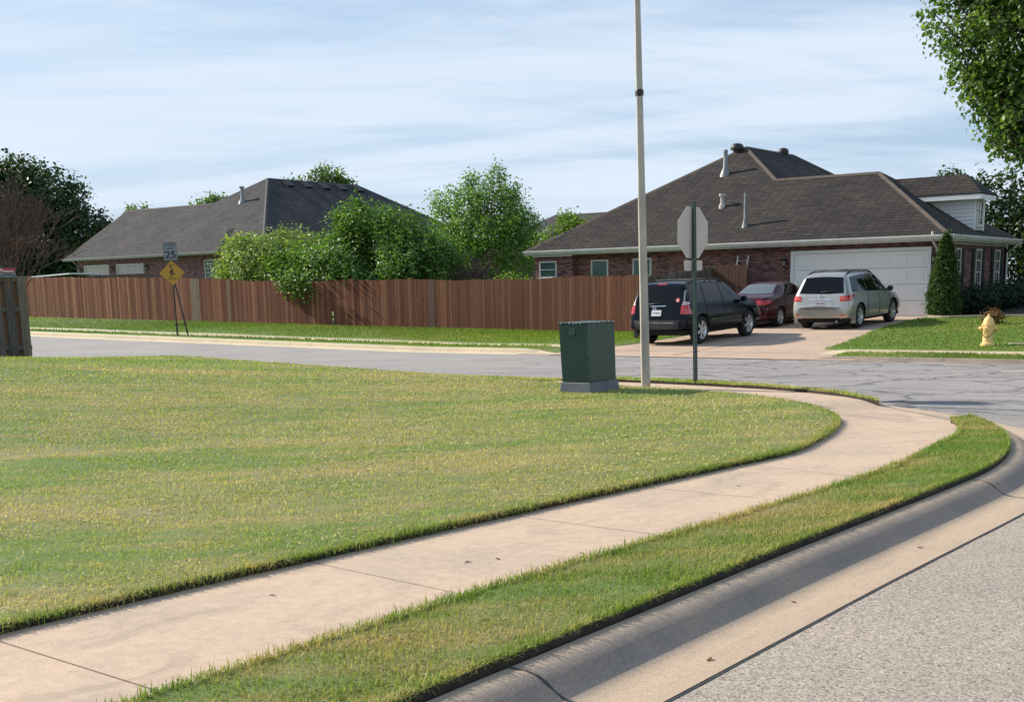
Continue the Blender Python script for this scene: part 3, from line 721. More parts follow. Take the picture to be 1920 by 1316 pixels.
# dry clippings lying on the lawn
def clippings(n, seed, x0, x1, y0, y1, dmax):
    P = lawn_pts(n, x0, x1, y0, y1, 0, dmax, seed); P[:, 2] += .022; r = np.random.default_rng(seed)
    k = np.array([noise.noise(Vector((p[0]*.9, p[1]*.55, 3.))) for p in P])+r.normal(0, .25, len(P)) > -.02; P = P[k]; n = len(P)
    az = r.uniform(0, 2*PI, n); l = r.uniform(.012, .04, n); d = np.stack([np.cos(az)*l, np.sin(az)*l, r.normal(0, .012, n)], 1)
    s = np.stack([-np.sin(az), np.cos(az), r.normal(0, .6, n)], 1)*(.0022+.00012*np.hypot(P[:, 0], P[:, 1]))[:, None]
    V = np.stack([P-d/2-s, P-d/2+s, P+d/2+s*.6, P+d/2-s*.6], 1).reshape(-1, 3); b = np.arange(n)*4
    struct(mesh_np('grass_clippings', V, np.stack([b, b+1, b+2, b+3], 1), MT['clip'], np.repeat(r.random(n), 4)), 'stuff')
clippings(90000, 9, -20, -4.7, 1.5, 16.3, 22)

# far side of the street --------------------------------------------
FK = [(o, z) for o, z in KPROF]
def far_kerb(name, x0, x1, flat):
    P = np.array([(x, 28.02) for x in np.arange(x0, x1, .5)]+[(x1, 28.02)]); Nn = np.tile(np.array([[0, -1.]]), (len(P), 1))
    prof = [(-.02, -.1), (0, -.005), (.03, 0), (.1, -.004), (.14, -.02), (.16, -.06), (.18, -.12), (.22, -.13), (.6, -.128), (.61, -.17)]
    V = []; A = []
    for p, n in zip(P, Nn):
        k = flat(p[0])
        for o, z in prof:
            z = z*(1-k)-.118*k if o < .17 else z
            q = p+n*o; V.append((q[0], q[1], float(Zr(q[0], 28))+(.135+z if x0 < -30 else .072+z*.5))); A.append(.75 if x0 < -30 else (.9 if o > .2 else .45))
    k = len(prof); Fq = [(i*k+j, i*k+j+1, (i+1)*k+j+1, (i+1)*k+j) for i in range(len(P)-1) for j in range(k-1)]
    return struct(mesh_np(name, V, Fq, MT['farwalk'] if x0 < -30 else MT['curb'], A, smooth=True))
far_kerb('far_kerb', -110, -19.3, lambda x: float(smst(-20.3, -19.5, x)))
far_kerb('far_kerb', -12.1, 60, lambda x: float(1-smst(-12.1, -11.6, x)))
def bandmesh(name, x0, x1, y0, y1, zf, m, nx=80, ny=6):
    return gridmesh(name, x0, x1, nx, y0, y1, ny, zf, m, skirt=.22)
SFL = lambda X, Y: Zd(X, Y)-.01+(Zf(X, Y)+.022-Zd(X, Y))*smst(-18.9, -20.2, X)
SFR = lambda X, Y: Zd(X, Y)-.01+(Zf(X, Y)+.04-Zd(X, Y))*smst(-12.9, -11.9, X)
bandmesh('far_sidewalk', -110, -18.9, 29.0, 30.15, SFL, MT['farwalk'], 240)
bandmesh('far_sidewalk', -12.9, 60, 29.0, 30.15, SFR, MT['farwalk'], 300)
LFL = lambda X, Y, h: Zd(X, Y)-.03+(Zf(X, Y)+h-Zd(X, Y)+.03)*smst(-19.3, -20.1, X)
RFL = lambda X, Y, h: Zd(X, Y)-.03+(Zf(X, Y)+h-Zd(X, Y)+.03)*smst(-12.2, -11.5, X)
bandmesh('far_verge', -110, -19.2, 28.0, 29.0, lambda X, Y: LFL(X, Y, .03), MT['turf_far'], 200)
bandmesh('far_bank', -110, -18.95, 30.15, 38.6, lambda X, Y: Zd(X, Y)+.0+(Zf(X, Y)+.03+.012*np.sin(X*.8+Y)-Zd(X, Y))*smst(-18.9, -19.9, X), MT['turf_far'], 300, 16)
bandmesh('far_verge', -12.2, 60, 28.0, 29.0, lambda X, Y: RFL(X, Y, .05), MT['turf_far'], 300, 6)
DRX = lambda y: -12.7-1.65*smst(28.5, 41, y)     # right edge of the driveway
def front_lawn():
    V = []; c = 60; yy = np.linspace(30.15, 44, 40)
    for y, y0_ in [(yy[0], True)]+[(y, False) for y in yy]:
        for it, t in enumerate(np.r_[0, np.linspace(0, 1, c-1)**1.6]):
            x = DRX(y)+(60-DRX(y))*t; e_ = float(smst(0, .7, x-DRX(y))); zl = float(Zf(x, y))+.05; V.append((x, y, zl*e_+min(zl, float(Zd(x, y))+.04)*(1-e_)-(.2 if it == 0 or y0_ else 0)))
    i = np.arange(c-1)[None]+np.arange(len(yy))[:, None]*c
    struct(mesh_np('front_lawn', V, np.stack([i, i+1, i+c+1, i+c], -1).reshape(-1, 4), MT['turf_far'], np.full(len(V), .5), smooth=True))
front_lawn()
def driveway():
    V = []; c = 12; yy = np.r_[np.linspace(27.42, 29, 8), np.linspace(29.3, 43.6, 30)]
    for y in yy:
        w_ = 1-float(smst(29.5, 30.5, y)); xl = -18.95-1.5*w_; xr = DRX(y)+.06+1.7*w_
        for t in np.linspace(0, 1, c):
            x = xl+(xr-xl)*t; V.append((x, y, float(Zd(x, y))+.012))
    i = np.arange(c-1)[None]+np.arange(len(yy)-1)[:, None]*c
    struct(mesh_np('driveway', V, np.stack([i, i+1, i+c+1, i+c], -1).reshape(-1, 4), MT['drive'], np.full(len(V), .5), smooth=True))
    mb = MB()
    for a, b in (((-15.9, 28.0), (-15.9, 43.4)), ((-18.95, 33.2), (-13.2, 33.2)), ((-18.95, 38.4), (-14.1, 38.4)), ((-18.9, 29.1), (-12.9, 29.1))):
        strip(mb, [np.array(a)+(np.array(b)-np.array(a))*t for t in np.linspace(0, 1, 12)], .03, .017, Zd)
    struct(mb.build('driveway_joint', MT['tar'], recalc=False))
driveway()
def far_pts(n, x0, x1, y0, y1, lift, seed, cut=None):
    r = np.random.default_rng(seed); P = np.stack([r.uniform(x0, x1, n), r.uniform(y0, y1, n)], 1)
    if cut is not None: P = P[cut(P)]
    return np.c_[P, Zf(P[:, 0], P[:, 1])+lift]
blades('bank_grass', far_pts(60000, -62, -18.95, 30.2, 37.0, .035, 11), .06, .022, MT['blade_far'], .9, 11)
blades('bank_grass', far_pts(9000, -62, -20.0, 28.06, 29.0, .025, 12), .06, .022, MT['blade_far'], .9, 12)
fp = far_pts(52000, -14.6, -5.5, 30.2, 42.5, .045, 13, lambda P: P[:, 0] > DRX(P[:, 1])-.02); e_ = smst(0, .7, fp[:, 0]-DRX(fp[:, 1])); fp[:, 2] = fp[:, 2]*e_+np.minimum(fp[:, 2], Zd(fp[:, 0], fp[:, 1])+.03)*(1-e_)
blades('front_grass', fp, .05, .017, MT['blade_far'], 1.0, 13)
blades('front_grass', far_pts(8000, -11.7, -5, 28.06, 29.0, .045, 14), .055, .015, MT['blade_far'], .9, 14)

# ------------------------------------------------------------------ foliage helpers
def leaf_mesh(C_, size, seed, aspect=1.5, up=.35, outc=None, droop=0., jit=.35):
    r = np.random.default_rng(seed); n = len(C_)
    nrm = r.normal(0, 1, (n, 3)); nrm[:, 2] += up*2
    if outc is not None:
        o = C_-outc; o /= np.linalg.norm(o, axis=1)[:, None]+1e-6; nrm += o*.9
    nrm /= np.linalg.norm(nrm, axis=1)[:, None]
    t = r.normal(0, 1, (n, 3)); t[:, 2] -= droop; t -= nrm*np.sum(t*nrm, 1)[:, None]; t /= np.linalg.norm(t, axis=1)[:, None]+1e-6
    s = np.cross(nrm, t); L = size*(1-jit+2*jit*r.random(n))[:, None]; Wd = L/aspect
    V = np.stack([C_-t*L*.5, C_+s*Wd*.5+nrm*L*.06, C_+t*L*.5-nrm*L*.08, C_-s*Wd*.5+nrm*L*.06], 1).reshape(-1, 3)
    b = np.arange(n)*4; return V, np.stack([b, b+1, b+2, b+3], 1)
def clump_pts(lobes, n, per, sig, seed, gap=.0, gs=.6, shell=.55, flat=1.):
    # twig-tip clumps spread through the lobes, denser near the outside; noise opens gaps
    r = np.random.default_rng(seed); w = np.array([l[1][0]*l[1][1]*l[1][2] for l in lobes])**.75; w /= w.sum()
    out = []; cen = []
    for l, k in zip(lobes, r.multinomial(max(1, n//per), w)):
        d = r.normal(0, 1, (k, 3)); d /= np.linalg.norm(d, axis=1)[:, None]+1e-9
        rad = (shell+(1-shell)*r.random(k)**.6)*(1+.12*r.normal(0, 1, k))
        rad = np.where(r.random(k) < .22, r.random(k)**.4*.8, rad)
        c = np.array(l[0])+d*rad[:, None]*np.array(l[1])
        if gap > -1:
            g = np.array([noise.noise(Vector(p*gs)) for p in c]); c = c[g > gap-.35]
        out.append(c)
    c = np.vstack(out)
    p = np.repeat(c, per, 0)+np.random.default_rng(seed+1).normal(0, sig, (len(c)*per, 3))*[1, 1, flat]
    tone = np.repeat(np.random.default_rng(seed+2).random(len(c)), per)
    return p, np.clip(tone*.55+np.random.default_rng(seed+3).random(len(p))*.45, 0, 1)
def limb(mb, a, b, r0_, r1_, seed, bend=.12, n=6, sides=7):
    r = random.Random(seed); a, b = Vector(a), Vector(b); L = (b-a).length
    pts = [a.lerp(b, i/n)+Vector((r.uniform(-1, 1), r.uniform(-1, 1), r.uniform(-.3, .3)))*L*bend*(0 if i in (0, n) else .35) for i in range(n+1)]
    mb.tube(pts, [r0_+(r1_-r0_)*(i/n) for i in range(n+1)], sides, cap=True)
def tree(name, label, cat, base, lobes, n, per, sig, size, mleaf, mbark, r_tr, seed, gap=0., group=None, aspect=1.5, up=.35, droop=.2, split=.45, shell=.55, gs=.6, sub=2):
    t = thing(name, label, cat, base, group=group)
    b = Vector(base); mb = MB(); zc = min(l[0][2]-l[1][2]*.5 for l in lobes); rr = random.Random(seed)
    cx_ = sum(l[0][0] for l in lobes)/len(lobes); cy_ = sum(l[0][1] for l in lobes)/len(lobes)
    fork = Vector((b.x+(cx_-b.x)*.35, b.y+(cy_-b.y)*.35, b.z+(max(zc, b.z+.4)-b.z)*split+.2))
    mb.tube([b-Vector((0, 0, .25)), b+Vector((0, 0, .12)), b.lerp(fork, .5), fork], [r_tr*1.5, r_tr*1.1, r_tr*.9, r_tr*.75], 9)
    for i, l in enumerate(lobes):
        c = Vector(l[0]); limb(mb, fork, c, r_tr*.5, r_tr*.18, seed+i, .2)
        for k in range(sub*2):
            d = Vector((rr.gauss(0, 1), rr.gauss(0, 1), rr.gauss(.3, .8))).normalized()
            e = c+Vector((d.x*l[1][0], d.y*l[1][1], d.z*l[1][2]))*.85
            limb(mb, fork.lerp(c, rr.uniform(.5, .95)), e, r_tr*.2, r_tr*.05, seed*7+i*5+k, .2, 5, 5)
    auto_smooth(mb.build('trunk', mbark, t), 60)
    P, tone = clump_pts(lobes, n, per, sig, seed, gap, gs, shell)
    oc = np.array([cx_, cy_, sum(l[0][2] for l in lobes)/len(lobes)])
    V, Fq = leaf_mesh(P, size, seed+9, aspect, up, oc, droop)
    mesh_np('crown', V, Fq, mleaf, np.repeat(tone, 4), t)
    return t
def twigs(name, label, cat, base, h, spread, seed, m, trunks=5, depth=5, n0=4, w=.02, group=None, top=None):
    t = thing(name, label, cat, base, group=group); r = random.Random(seed); V = []; Fq = []; A = []
    def seg(a, b, wd, tone):
        d = (b-a).normalized(); s1 = d.cross(Vector((.3, .8, .1))).normalized(); s2 = d.cross(s1)
        k = len(V)
        for q, ww in ((a, wd), (b, wd*.7)):
            for j in range(3):
                an = 2*PI*j/3; V.append(tuple(q+(s1*math.cos(an)+s2*math.sin(an))*ww)); A.append(tone)
        for j in range(3): Fq.append((k+j, k+(j+1) % 3, k+3+(j+1) % 3, k+3+j))
    def grow(a, d, L, wd, dep):
        b = a+d*L*.5+Vector((r.gauss(0, .06), r.gauss(0, .06), 0))*L; c = b+(d+Vector((r.gauss(0, .18), r.gauss(0, .18), r.uniform(0, .15)))).normalized()*L*.5
        tn = r.random(); seg(a, b, wd, tn); seg(b, c, wd*.8, tn)
        if dep == 0: return
        for k in range(r.choice((2, 3, 3, n0))):
            nd = (d+Vector((r.gauss(0, .42), r.gauss(0, .42), r.uniform(-.05, .35)))).normalized()
            grow(b.lerp(c, r.uniform(.1, 1)), nd, L*r.uniform(.55, .8), max(wd*.62, .006), dep-1)
    B = Vector(base)
    for k in range(trunks):
        an = 2*PI*k/trunks+r.random(); d = Vector((math.cos(an)*spread, math.sin(an)*spread, 1)).normalized()
        grow(B+Vector((math.cos(an)*.08, math.sin(an)*.08, -.1)), d, h*.34, w, depth)
    mesh_np('branches', V, Fq, m, A, t); return t
def zf_(x, y): return float(Zf(x, y))

# ------------------------------------------------------------------ houses
def window(parent, axis, a0, a1, z0, z1, c, sgn, name='window', bars=(1, 1), fw=.06, dark=False, fm='trim', blind=True):
    # axis 'y': wall faces -Y (sgn -1), a along x.  axis 'x': wall faces +X, a along y
    def B(mb, u0, u1, w0, w1, d0, d1):
        d0, d1 = sorted((c+sgn*d0, c+sgn*d1))
        if axis == 'y': mb.bx(u0, u1, d0, d1, w0, w1)
        else: mb.bx(d0, d1, u0, u1, w0, w1)
    mb = MB()
    B(mb, a0, a0+fw, z0, z1, -.01, .05); B(mb, a1-fw, a1, z0, z1, -.01, .05)
    B(mb, a0+fw, a1-fw, z1-fw, z1, -.01, .048); B(mb, a0+fw, a1-fw, z0, z0+fw, -.01, .048)
    B(mb, a0-.05, a1+.05, z0-.05, z0-.003, -.01, .075)
    nx, nz = bars
    for i in range(1, nx): u = a0+(a1-a0)*i/nx; B(mb, u-.012, u+.012, z0+fw, z1-fw, .006, .036)
    for i in range(1, nz): w_ = z0+(z1-z0)*i/nz; B(mb, a0+fw, a1-fw, w_-.018, w_+.018, .004, .034)
    o = mb.build(name, MT[fm], parent)
    mb = MB(); B(mb, a0+fw, a1-fw, z0+fw, z1-fw, .012, .018); mb.build('pane', MT['pane_d' if dark else 'pane'], o)
    if blind and not dark: mb = MB(); B(mb, a0+fw, a1-fw, z0+fw, z1-fw, .002, .006); mb.build('blind', MT['blind'], o)
    return o
def slab(mb, poly, th=.09):
    mb.prism([(p[0], p[1], p[2]) for p in poly], (0, 0, -th))
def capline(mb, pts, w=.13, h=.035):
    for a, b in zip(pts[:-1], pts[1:]):
        a, b = Vector(a), Vector(b); d = b-a; s = d.cross(Vector((0, 0, 1))).normalized()*w
        mb.add([a+s-Vector((0, 0, w*.5)), a+Vector((0, 0, h)), a-s-Vector((0, 0, w*.5)), b+s-Vector((0, 0, w*.5)), b+Vector((0, 0, h)), b-s-Vector((0, 0, w*.5))], [(0, 1, 4, 3), (1, 2, 5, 4)])
def gutter_run(mb, a, b, out, z, h=.15, w=.13):
    a, b, o = Vector(a), Vector(b), Vector(out)
    pr = [(0, .0), (0, -h), (w*.55, -h), (w*.8, -h*.6), (w, -h*.3), (w, .01), (w-.02, .01), (w-.02, -.02)]
    poly = [Vector((a.x, a.y, z))+o*p[0]+Vector((0, 0, p[1])) for p in pr]; mb.prism(poly, b-a)
PIT = .62
def vent_pipe(parent, x, y, z, h, r, m, cone=True, cap=False, zslope=0):
    mb = MB(); pr = []
    if cone: pr += [(r*2.9, -.14), (r*2.5, -.02), (r*1.12, .24)]
    else: pr += [(r*1.9, -.12), (r*1.6, .08), (r, .12)]
    pr += [(r, h-.12)]
    if cap: pr += [(r, h-.1), (r*1.7, h-.1), (r*1.7, h), (r*.1, h)]
    else: pr += [(r*1.12, h-.12), (r*1.12, h-.06), (r*1.0, h-.06), (r*1.0, h), (r*.1, h)]
    mb.lathe(pr, (x, y, z), 14)
    return auto_smooth(mb.build('vent_pipe', m, parent), 40)
def turtle_vent(parent, x, y, z, m, r=.24):
    mb = MB(); mb.lathe([(r*.6, -.1), (r*.6, .1), (r, .1), (r*1.05, .2), (r*.9, .3), (r*.5, .36), (.01, .38)], (x, y, z), 16)
    return auto_smooth(mb.build('roof_vent', m, parent), 40)
def lantern(parent, x, y, z, m='black'):
    mb = MB(); mb.bx(x-.05, x+.05, y-.02, y+.005, z-.1, z+.12); mb.bx(x-.015, x+.015, y-.12, y, z+.1, z+.12)
    mb.lathe([(.01, .14), (.03, .12), (.085, .04), (.09, .02), (.075, .02)], (x, y-.12, z), 8); mb.lathe([(.055, -.16), (.06, -.14), (.02, -.2)], (x, y-.12, z), 8)
    for k in range(4): a = PI/4+k*PI/2; mb.box((x+.062*math.cos(a), y-.12+.062*math.sin(a), z-.06), (.014, .014, .17))
    o = mb.build('wall_lantern', MT[m], parent)
    mb = MB(); mb.lathe([(.05, -.13), (.055, 0), (.05, .02)], (x, y-.12, z), 8, cap=True); mb.build('lantern_glass', MT['lampglass'], o)
def garage_door(parent, x0, x1, z0, z1, y, rows, cols, m, frame, fw=.12):
    mb = MB(); ph = (z1-z0)/rows
    for r_ in range(rows):
        a, b = z0+r_*ph+.006, z0+(r_+1)*ph-.006; mb.bx(x0, x1, y-.04, y+.02, a, b)
        cw = (x1-x0)/cols
        for c in range(cols):
            u0, u1 = x0+c*cw+.09, x0+(c+1)*cw-.09; w0, w1 = a+.11, b-.11
            # raised bevelled field inside a pressed groove
            mb.add([(u0, y-.042, w0), (u1, y-.042, w0), (u1, y-.042, w1), (u0, y-.042, w1), (u0+.03, y-.054, w0+.03), (u1-.03, y-.054, w0+.03), (u1-.03, y-.054, w1-.03), (u0+.03, y-.054, w1-.03)],
                   [(0, 1, 5, 4), (1, 2, 6, 5), (2, 3, 7, 6), (3, 0, 4, 7), (4, 5, 6, 7)])
    d = mb.build('garage_door', m, parent)
    mb = MB(); mb.bx(x0-fw, x0-.002, y-.1, y+.02, z0, z1+fw); mb.bx(x1+.002, x1+fw, y-.1, y+.02, z0, z1+fw); mb.bx(x0, x1, y-.1, y+.02, z1+.002, z1+fw)
    mb.build('frame', frame, d)
    mb = MB(); mb.bx(x0, x1, y-.05, y-.01, z0-.03, z0+.02); mb.build('bottom_seal', MT['sealr'], d); return d

# right house ---------------------------------------------------------
HX0, HX1, HY, EZ, FL = -31.4, -13.85, 42.9, 3.08, .36
H = thing('brick_house', 'dark red brick house with brown hipped roof, white double garage door and side dormer', 'house', (-22, 50, .3))
wY, wX = 43.4, -14.2
mb = MB()
# front wall around the garage opening, jogged forward at its left end
mb.bx(-31.0, -29.15, wY-.32, wY+.2, -.3, 2.94); mb.bx(-29.15, -19.72, wY, wY+.25, -.3, 2.72); mb.bx(-14.6, wX, wY, wY+.25, -.3, 2.72)
mb.bx(-19.72, -14.6, wY, wY+.25, 2.72, 2.74)
mb.bx(wX-.25, wX, wY+.25, 50.7, -.3, 2.96)
mb.bx(-18.3, -18.05, 50.7, 60.6, -.3, 2.96); mb.bx(-18.05, wX, 50.45, 50.7, -.3, 2.96)
mb.bx(-31.0, -30.75, wY+.2, 60.6, -.3, 2.96); mb.bx(-31.0, -18.05, 60.6, 60.85, -.3, 2.96)
mb.build('wall', MT['brick'], H)
mb = MB(); mb.bx(-29.15, -19.72, wY-.015, wY+.2, 2.72, 2.97); mb.bx(-19.72, -14.6, wY-.015, wY+.2, 2.74, 2.97); mb.bx(-14.6, wX, wY-.015, wY+.2, 2.72, 2.97)
mb.build('soldier_course', MT['brick_s'], H)
mb = MB()
AP, WR1, WR2, VL, AN = (-24.7, 49.6, EZ+6.7*PIT), (-22.05, 46.95, EZ+4.05*PIT), (-17.9, 46.95, EZ+4.05*PIT), (-18.0, 51.0, EZ), (-24.7, 54.3, EZ+6.7*PIT)
E1, E2, E3, E4, E5 = (HX0, HY, EZ), (HX1, HY, EZ), (HX1, 51.0, EZ), (-18.0, 61.0, EZ), (HX0, 61.0, EZ)
for poly in ([E1, E2, WR2, WR1, AP], [E2, E3, WR2], [E3, VL, WR1, WR2], [VL, E4, AN, AP, WR1], [E4, E5, AN], [E5, E1, AP, AN]): slab(mb, poly)
rf = mb.build('roof', MT['shingle'], H)
mb = MB()
capline(mb, [E2, WR2]); capline(mb, [WR2, WR1]); capline(mb, [WR1, AP]); capline(mb, [AP, AN]); capline(mb, [AN, E4]); capline(mb, [E1, AP]); capline(mb, [E3, WR2])
mb.build('ridge_cap', MT['ridgecap'], rf)
sl = lambda y: EZ+PIT*(y-HY)
vent_pipe(rf, -24.65, 47.65, sl(47.65), .95, .085, MT['galv'])
vent_pipe(rf, -23.55, 45.3, sl(45.3), .5, .075, MT['galv_l'], False, True)
vent_pipe(rf, -21.88, 43.95, sl(43.95), 1.2, .052, MT['galv'])
turtle_vent(rf, -25.0, 49.35, 7.02, MT['black'], .27); turtle_vent(rf, -24.7, 53.2, 7.1, MT['black'])
mb = MB()
gutter_run(mb, (HX0-.02, HY, 0), (HX1+.13, HY, 0), (0, -1, 0), EZ+.0); gutter_run(mb, (HX1, HY, 0), (HX1, 51.1, 0), (1, 0, 0), EZ+.0)
mb.build('gutter', MT['gutter'], H)
mb = MB(); mb.bx(HX0+.01, HX1-.01, HY+.01, HY+.04, EZ-.2, EZ-.1); mb.bx(HX1-.04, HX1-.01, HY+.04, 51, EZ-.2, EZ-.1)
mb.bx(HX0+.03, HX1-.05, HY+.05, wY+.1, 2.975, 2.995); mb.bx(wX-.1, HX1-.05, wY+.1, 50.9, 2.975, 2.995); mb.bx(-31.05, -29.1, HY+.06, HY+.1, 2.83, 2.975)
mb.bx(wX-.02, wX+.04, 43.45, 50.6, 2.8, 2.97)
mb.build('soffit', MT['trim'], H)
def downspout(parent, pts, m): mb = MB(); mb.tube(pts, .045, 8); auto_smooth(mb.build('downspout', m, parent), 50)
downspout(H, [(-14.42, HY-.06, 3.2), (-14.42, HY-.06, 2.95), (-14.4, HY+.05, 2.82), (-14.38, wY-.1, 2.62), (-14.36, wY-.06, 2.5), (-14.36, wY-.06, .3)], MT['gutter'])
downspout(H, [(HX1+.06, 50.9, 2.95), (wX+.3, 50.8, 2.8), (wX+.06, 50.6, 2.6), (wX+.06, 50.6, .3)], MT['gutter'])
window(H, 'y', -30.95+.18, -29.9, 2.0-.02, 2.66, wY-.32, -1, bars=(1, 2)); window(H, 'y', -28.42, -27.6, 1.3, 2.66, wY, -1, bars=(1, 2)); window(H, 'y', -26.45, -25.6, 1.3, 2.66, wY, -1, bars=(1, 2))
for y0, y1 in ((44.5, 45.15), (46.85, 47.5), (49.15, 49.8)):
    window(H, 'x', y0, y1, 1.05, 2.68, wX, 1, bars=(2, 4), blind=False)
    for a in (y0-.42, y1+.08):
        mb = MB(); mb.bx(wX, wX+.035, a, a+.34, 1.0, 2.7)
        for k in range(22): mb.box((wX+.04, a+.17, 1.1+k*.073), (.02, .26, .05))
        mb.build('shutter', MT['shutter'], H)
garage_door(H, -19.6, -14.72, FL, 2.6, wY+.02, 4, 8, MT['garage'], MT['white'])
lantern(H, -19.95, wY-.01, 2.35); lantern(H, -14.5, wY-.01, 2.35)
# dormer on the east slope
DX = -14.3
dm = MB(); zD = lambda x: EZ+PIT*(HX1-x)
dm.prism([(DX, 46.8, zD(DX)-.1), (-16.3, 46.8, zD(-16.3)-.1), (-16.3, 46.8, 4.5), (DX, 46.8, 4.5)], (0, .08, 0)); dm.prism([(DX, 47.95, zD(DX)-.1), (-16.3, 47.95, zD(-16.3)-.1), (-16.3, 47.95, 4.5), (DX, 47.95, 4.5)], (0, -.08, 0))
dm.bx(DX-.08, DX-.001, 46.88, 47.87, zD(DX)-.1, 4.5)
for k in range(9):
    z = zD(DX)-.05+k*.13
    if z < 4.42:
        xb = HX1-(z-EZ)/PIT
        dm.prism([(DX, 46.8, z), (DX, 46.8, z+.115), (DX, 46.775, z)], (max(xb, -16.2)-DX-.1, 0, 0))
dor = dm.build('dormer', MT['siding'], H)
mb = MB(); d0, d1, dy0, dy1, dz = DX+.32, -17.4, 46.45, 48.3, 4.5; dr = (dy1-dy0)/2*PIT*1.25; dyc = (dy0+dy1)/2
for poly in ([(d1, dy0, dz+.12), (d0, dy0, dz+.12), (d0-.8, dyc, dz+.12+dr), (d1, dyc, dz+.12+dr)], [(d0, dy0, dz+.12), (d0, dy1, dz+.12), (d0-.8, dyc, dz+.12+dr)], [(d0, dy1, dz+.12), (d1, dy1, dz+.12), (d1, dyc, dz+.12+dr), (d0-.8, dyc, dz+.12+dr)]): slab(mb, poly, .05)
mb.build('dormer_roof', MT['shingle'], dor)
mb = MB(); mb.bx(-16.9, d0-.01, dy0+.01, dy0+.05, dz-.1, dz+.075); mb.bx(d0-.05, d0-.01, dy0+.05, dy1-.01, dz-.1, dz+.075); mb.bx(-16.9, d0-.06, dy0+.06, dy1-.05, dz+.005, dz+.05)
mb.build('dormer_fascia', MT['white'], dor)
window(dor, 'x', 47.02, 47.72, 3.5, 4.38, DX, 1, 'dormer_window', bars=(2, 3), dark=True)
for a, b in ((46.79, 46.95), (47.8, 47.96)):
    mb = MB(); mb.bx(DX, DX+.03, a, b, zD(DX)-.05, 4.5); mb.build('corner_trim', MT['white'], dor)

# left house ----------------------------------------------------------
H2 = thing('brick_house', 'grey-roofed brick house with two single garage doors behind the long brown fence', 'house', (-65, 57, 1.2))
Z2, Y2, XW, XE, P2_ = 4.06, 50.0, -74.5, -55.1, .624
GB = 1.35
mb = MB(); wl = 50.5
mb.bx(-73.75, -55.7, wl, wl+.25, .6, 3.98); mb.bx(-55.95, -55.7, wl+.25, 73, .6, 3.98); mb.bx(-73.75, -73.5, wl+.25, 60.2, .6, 4.0)
mb.prism([(-73.75, 50.75, 4.0), (-73.75, 60.2, 4.0), (-73.75, 55.4, 7.0)], (.2, 0, 0)); mb.bx(-73.5, -69.5, 60.0, 60.2, .6, 4.0)
mb.build('wall', MT['brick2'], H2)
AP2 = (XE-7.8, Y2+7.8, Z2+7.8*P2_); AN2 = (XE-7.8, 66.2, Z2+7.8*P2_); rz_ = Z2+5.3*P2_
A_ = (XW, Y2, Z2); B_ = (XE, Y2, Z2); RW = (XW, Y2+5.3, rz_); RE = (XE-7.8-2.5, Y2+5.3, rz_)
mb = MB()
for poly in ([A_, B_, AP2, RE, RW], [B_, (XE, 74, Z2), AN2, AP2], [(XE, 74, Z2), (XE-15.6, 74, Z2), AN2], [(XE-15.6, 74, Z2), (XE-15.6, 60.6, Z2), RE, AP2, AN2], [RW, RE, (XE-15.6, 60.6, Z2), (XW, 60.6, Z2)]): slab(mb, poly)
rf2 = mb.build('roof', MT['shingle2'], H2)
mb = MB(); capline(mb, [RW, RE]); capline(mb, [RE, AP2]); capline(mb, [B_, AP2]); capline(mb, [AP2, AN2]); capline(mb, [AN2, (XE, 74, Z2)]); mb.build('ridge_cap', MT['ridgecap2'], rf2)
vent_pipe(rf2, -62.5, 55.2, Z2+5.2*P2_, .95, .1, MT['galv'], True, True)
for k in range(5): 
    mb = MB(); y = 59.0+k*1.65; xx = AP2[0]+.5; zz_ = AP2[2]-.5*P2_
    mb.prism([(xx-.22, y-.3, zz_+.1), (xx+.35, y-.3, zz_-.24), (xx+.45, y-.3, zz_-.12), (xx-.1, y-.3, zz_+.26)], (0, .6, 0)); mb.build('ridge_vent', MT['black'], rf2)
# small cross-hip over the entry
mb = MB(); sl2 = lambda y: Z2+P2_*(y-Y2)
mb.prism([(-62.3, 49.7, 4.06), (-58.7, 49.7, 4.06), (-60.2, 51.9, 5.42)], (0, .02, -.09)); mb.prism([(-58.7, 49.7, 4.06), (-58.7, 50.5, 4.3), (-60.1, 52.4, 5.55), (-60.2, 51.9, 5.42)], (0, 0, -.09))
mb.build('porch_roof', MT['shingle2'], rf2)
mb = MB(); gutter_run(mb, (XW-.03, Y2, 0), (-62.3, Y2, 0), (0, -1, 0), Z2); gutter_run(mb, (-58.6, Y2, 0), (XE, Y2, 0), (0, -1, 0), Z2); gutter_run(mb, (-62.28, 49.7, 0), (-58.72, 49.7, 0), (0, -1, 0), Z2); mb.build('gutter', MT['gutter2'], H2)
mb = MB(); mb.bx(XW+.05, XE-.05, Y2+.03, wl+.1, 3.965, 3.985); mb.bx(XW+.05, -73.7, wl+.1, 60.4, 3.965, 3.985); mb.build('soffit', MT['trim'], H2)
garage_door(H2, -72.75, -70.35, GB, 3.5, wl-.01, 4, 4, MT['garage2'], MT['trim'], .1); garage_door(H2, -69.3, -66.75, GB, 3.5, wl-.01, 4, 4, MT['garage2'], MT['trim'], .1)
lantern(H2, -73.3, wl-.01, 3.35); lantern(H2, -69.85, wl-.01, 3.35); lantern(H2, -66.3, wl-.01, 3.35)
window(H2, 'y', -60.85, -59.45, 2.1, 3.65, wl, -1, bars=(5, 6), fw=.07)
downspout(H2, [(-73.6, Y2-.06, 4.0), (-73.6, Y2+.2, 3.8), (-73.6, wl-.06, 3.6), (-73.6, wl-.06, 1.2)], MT['gutter2'])

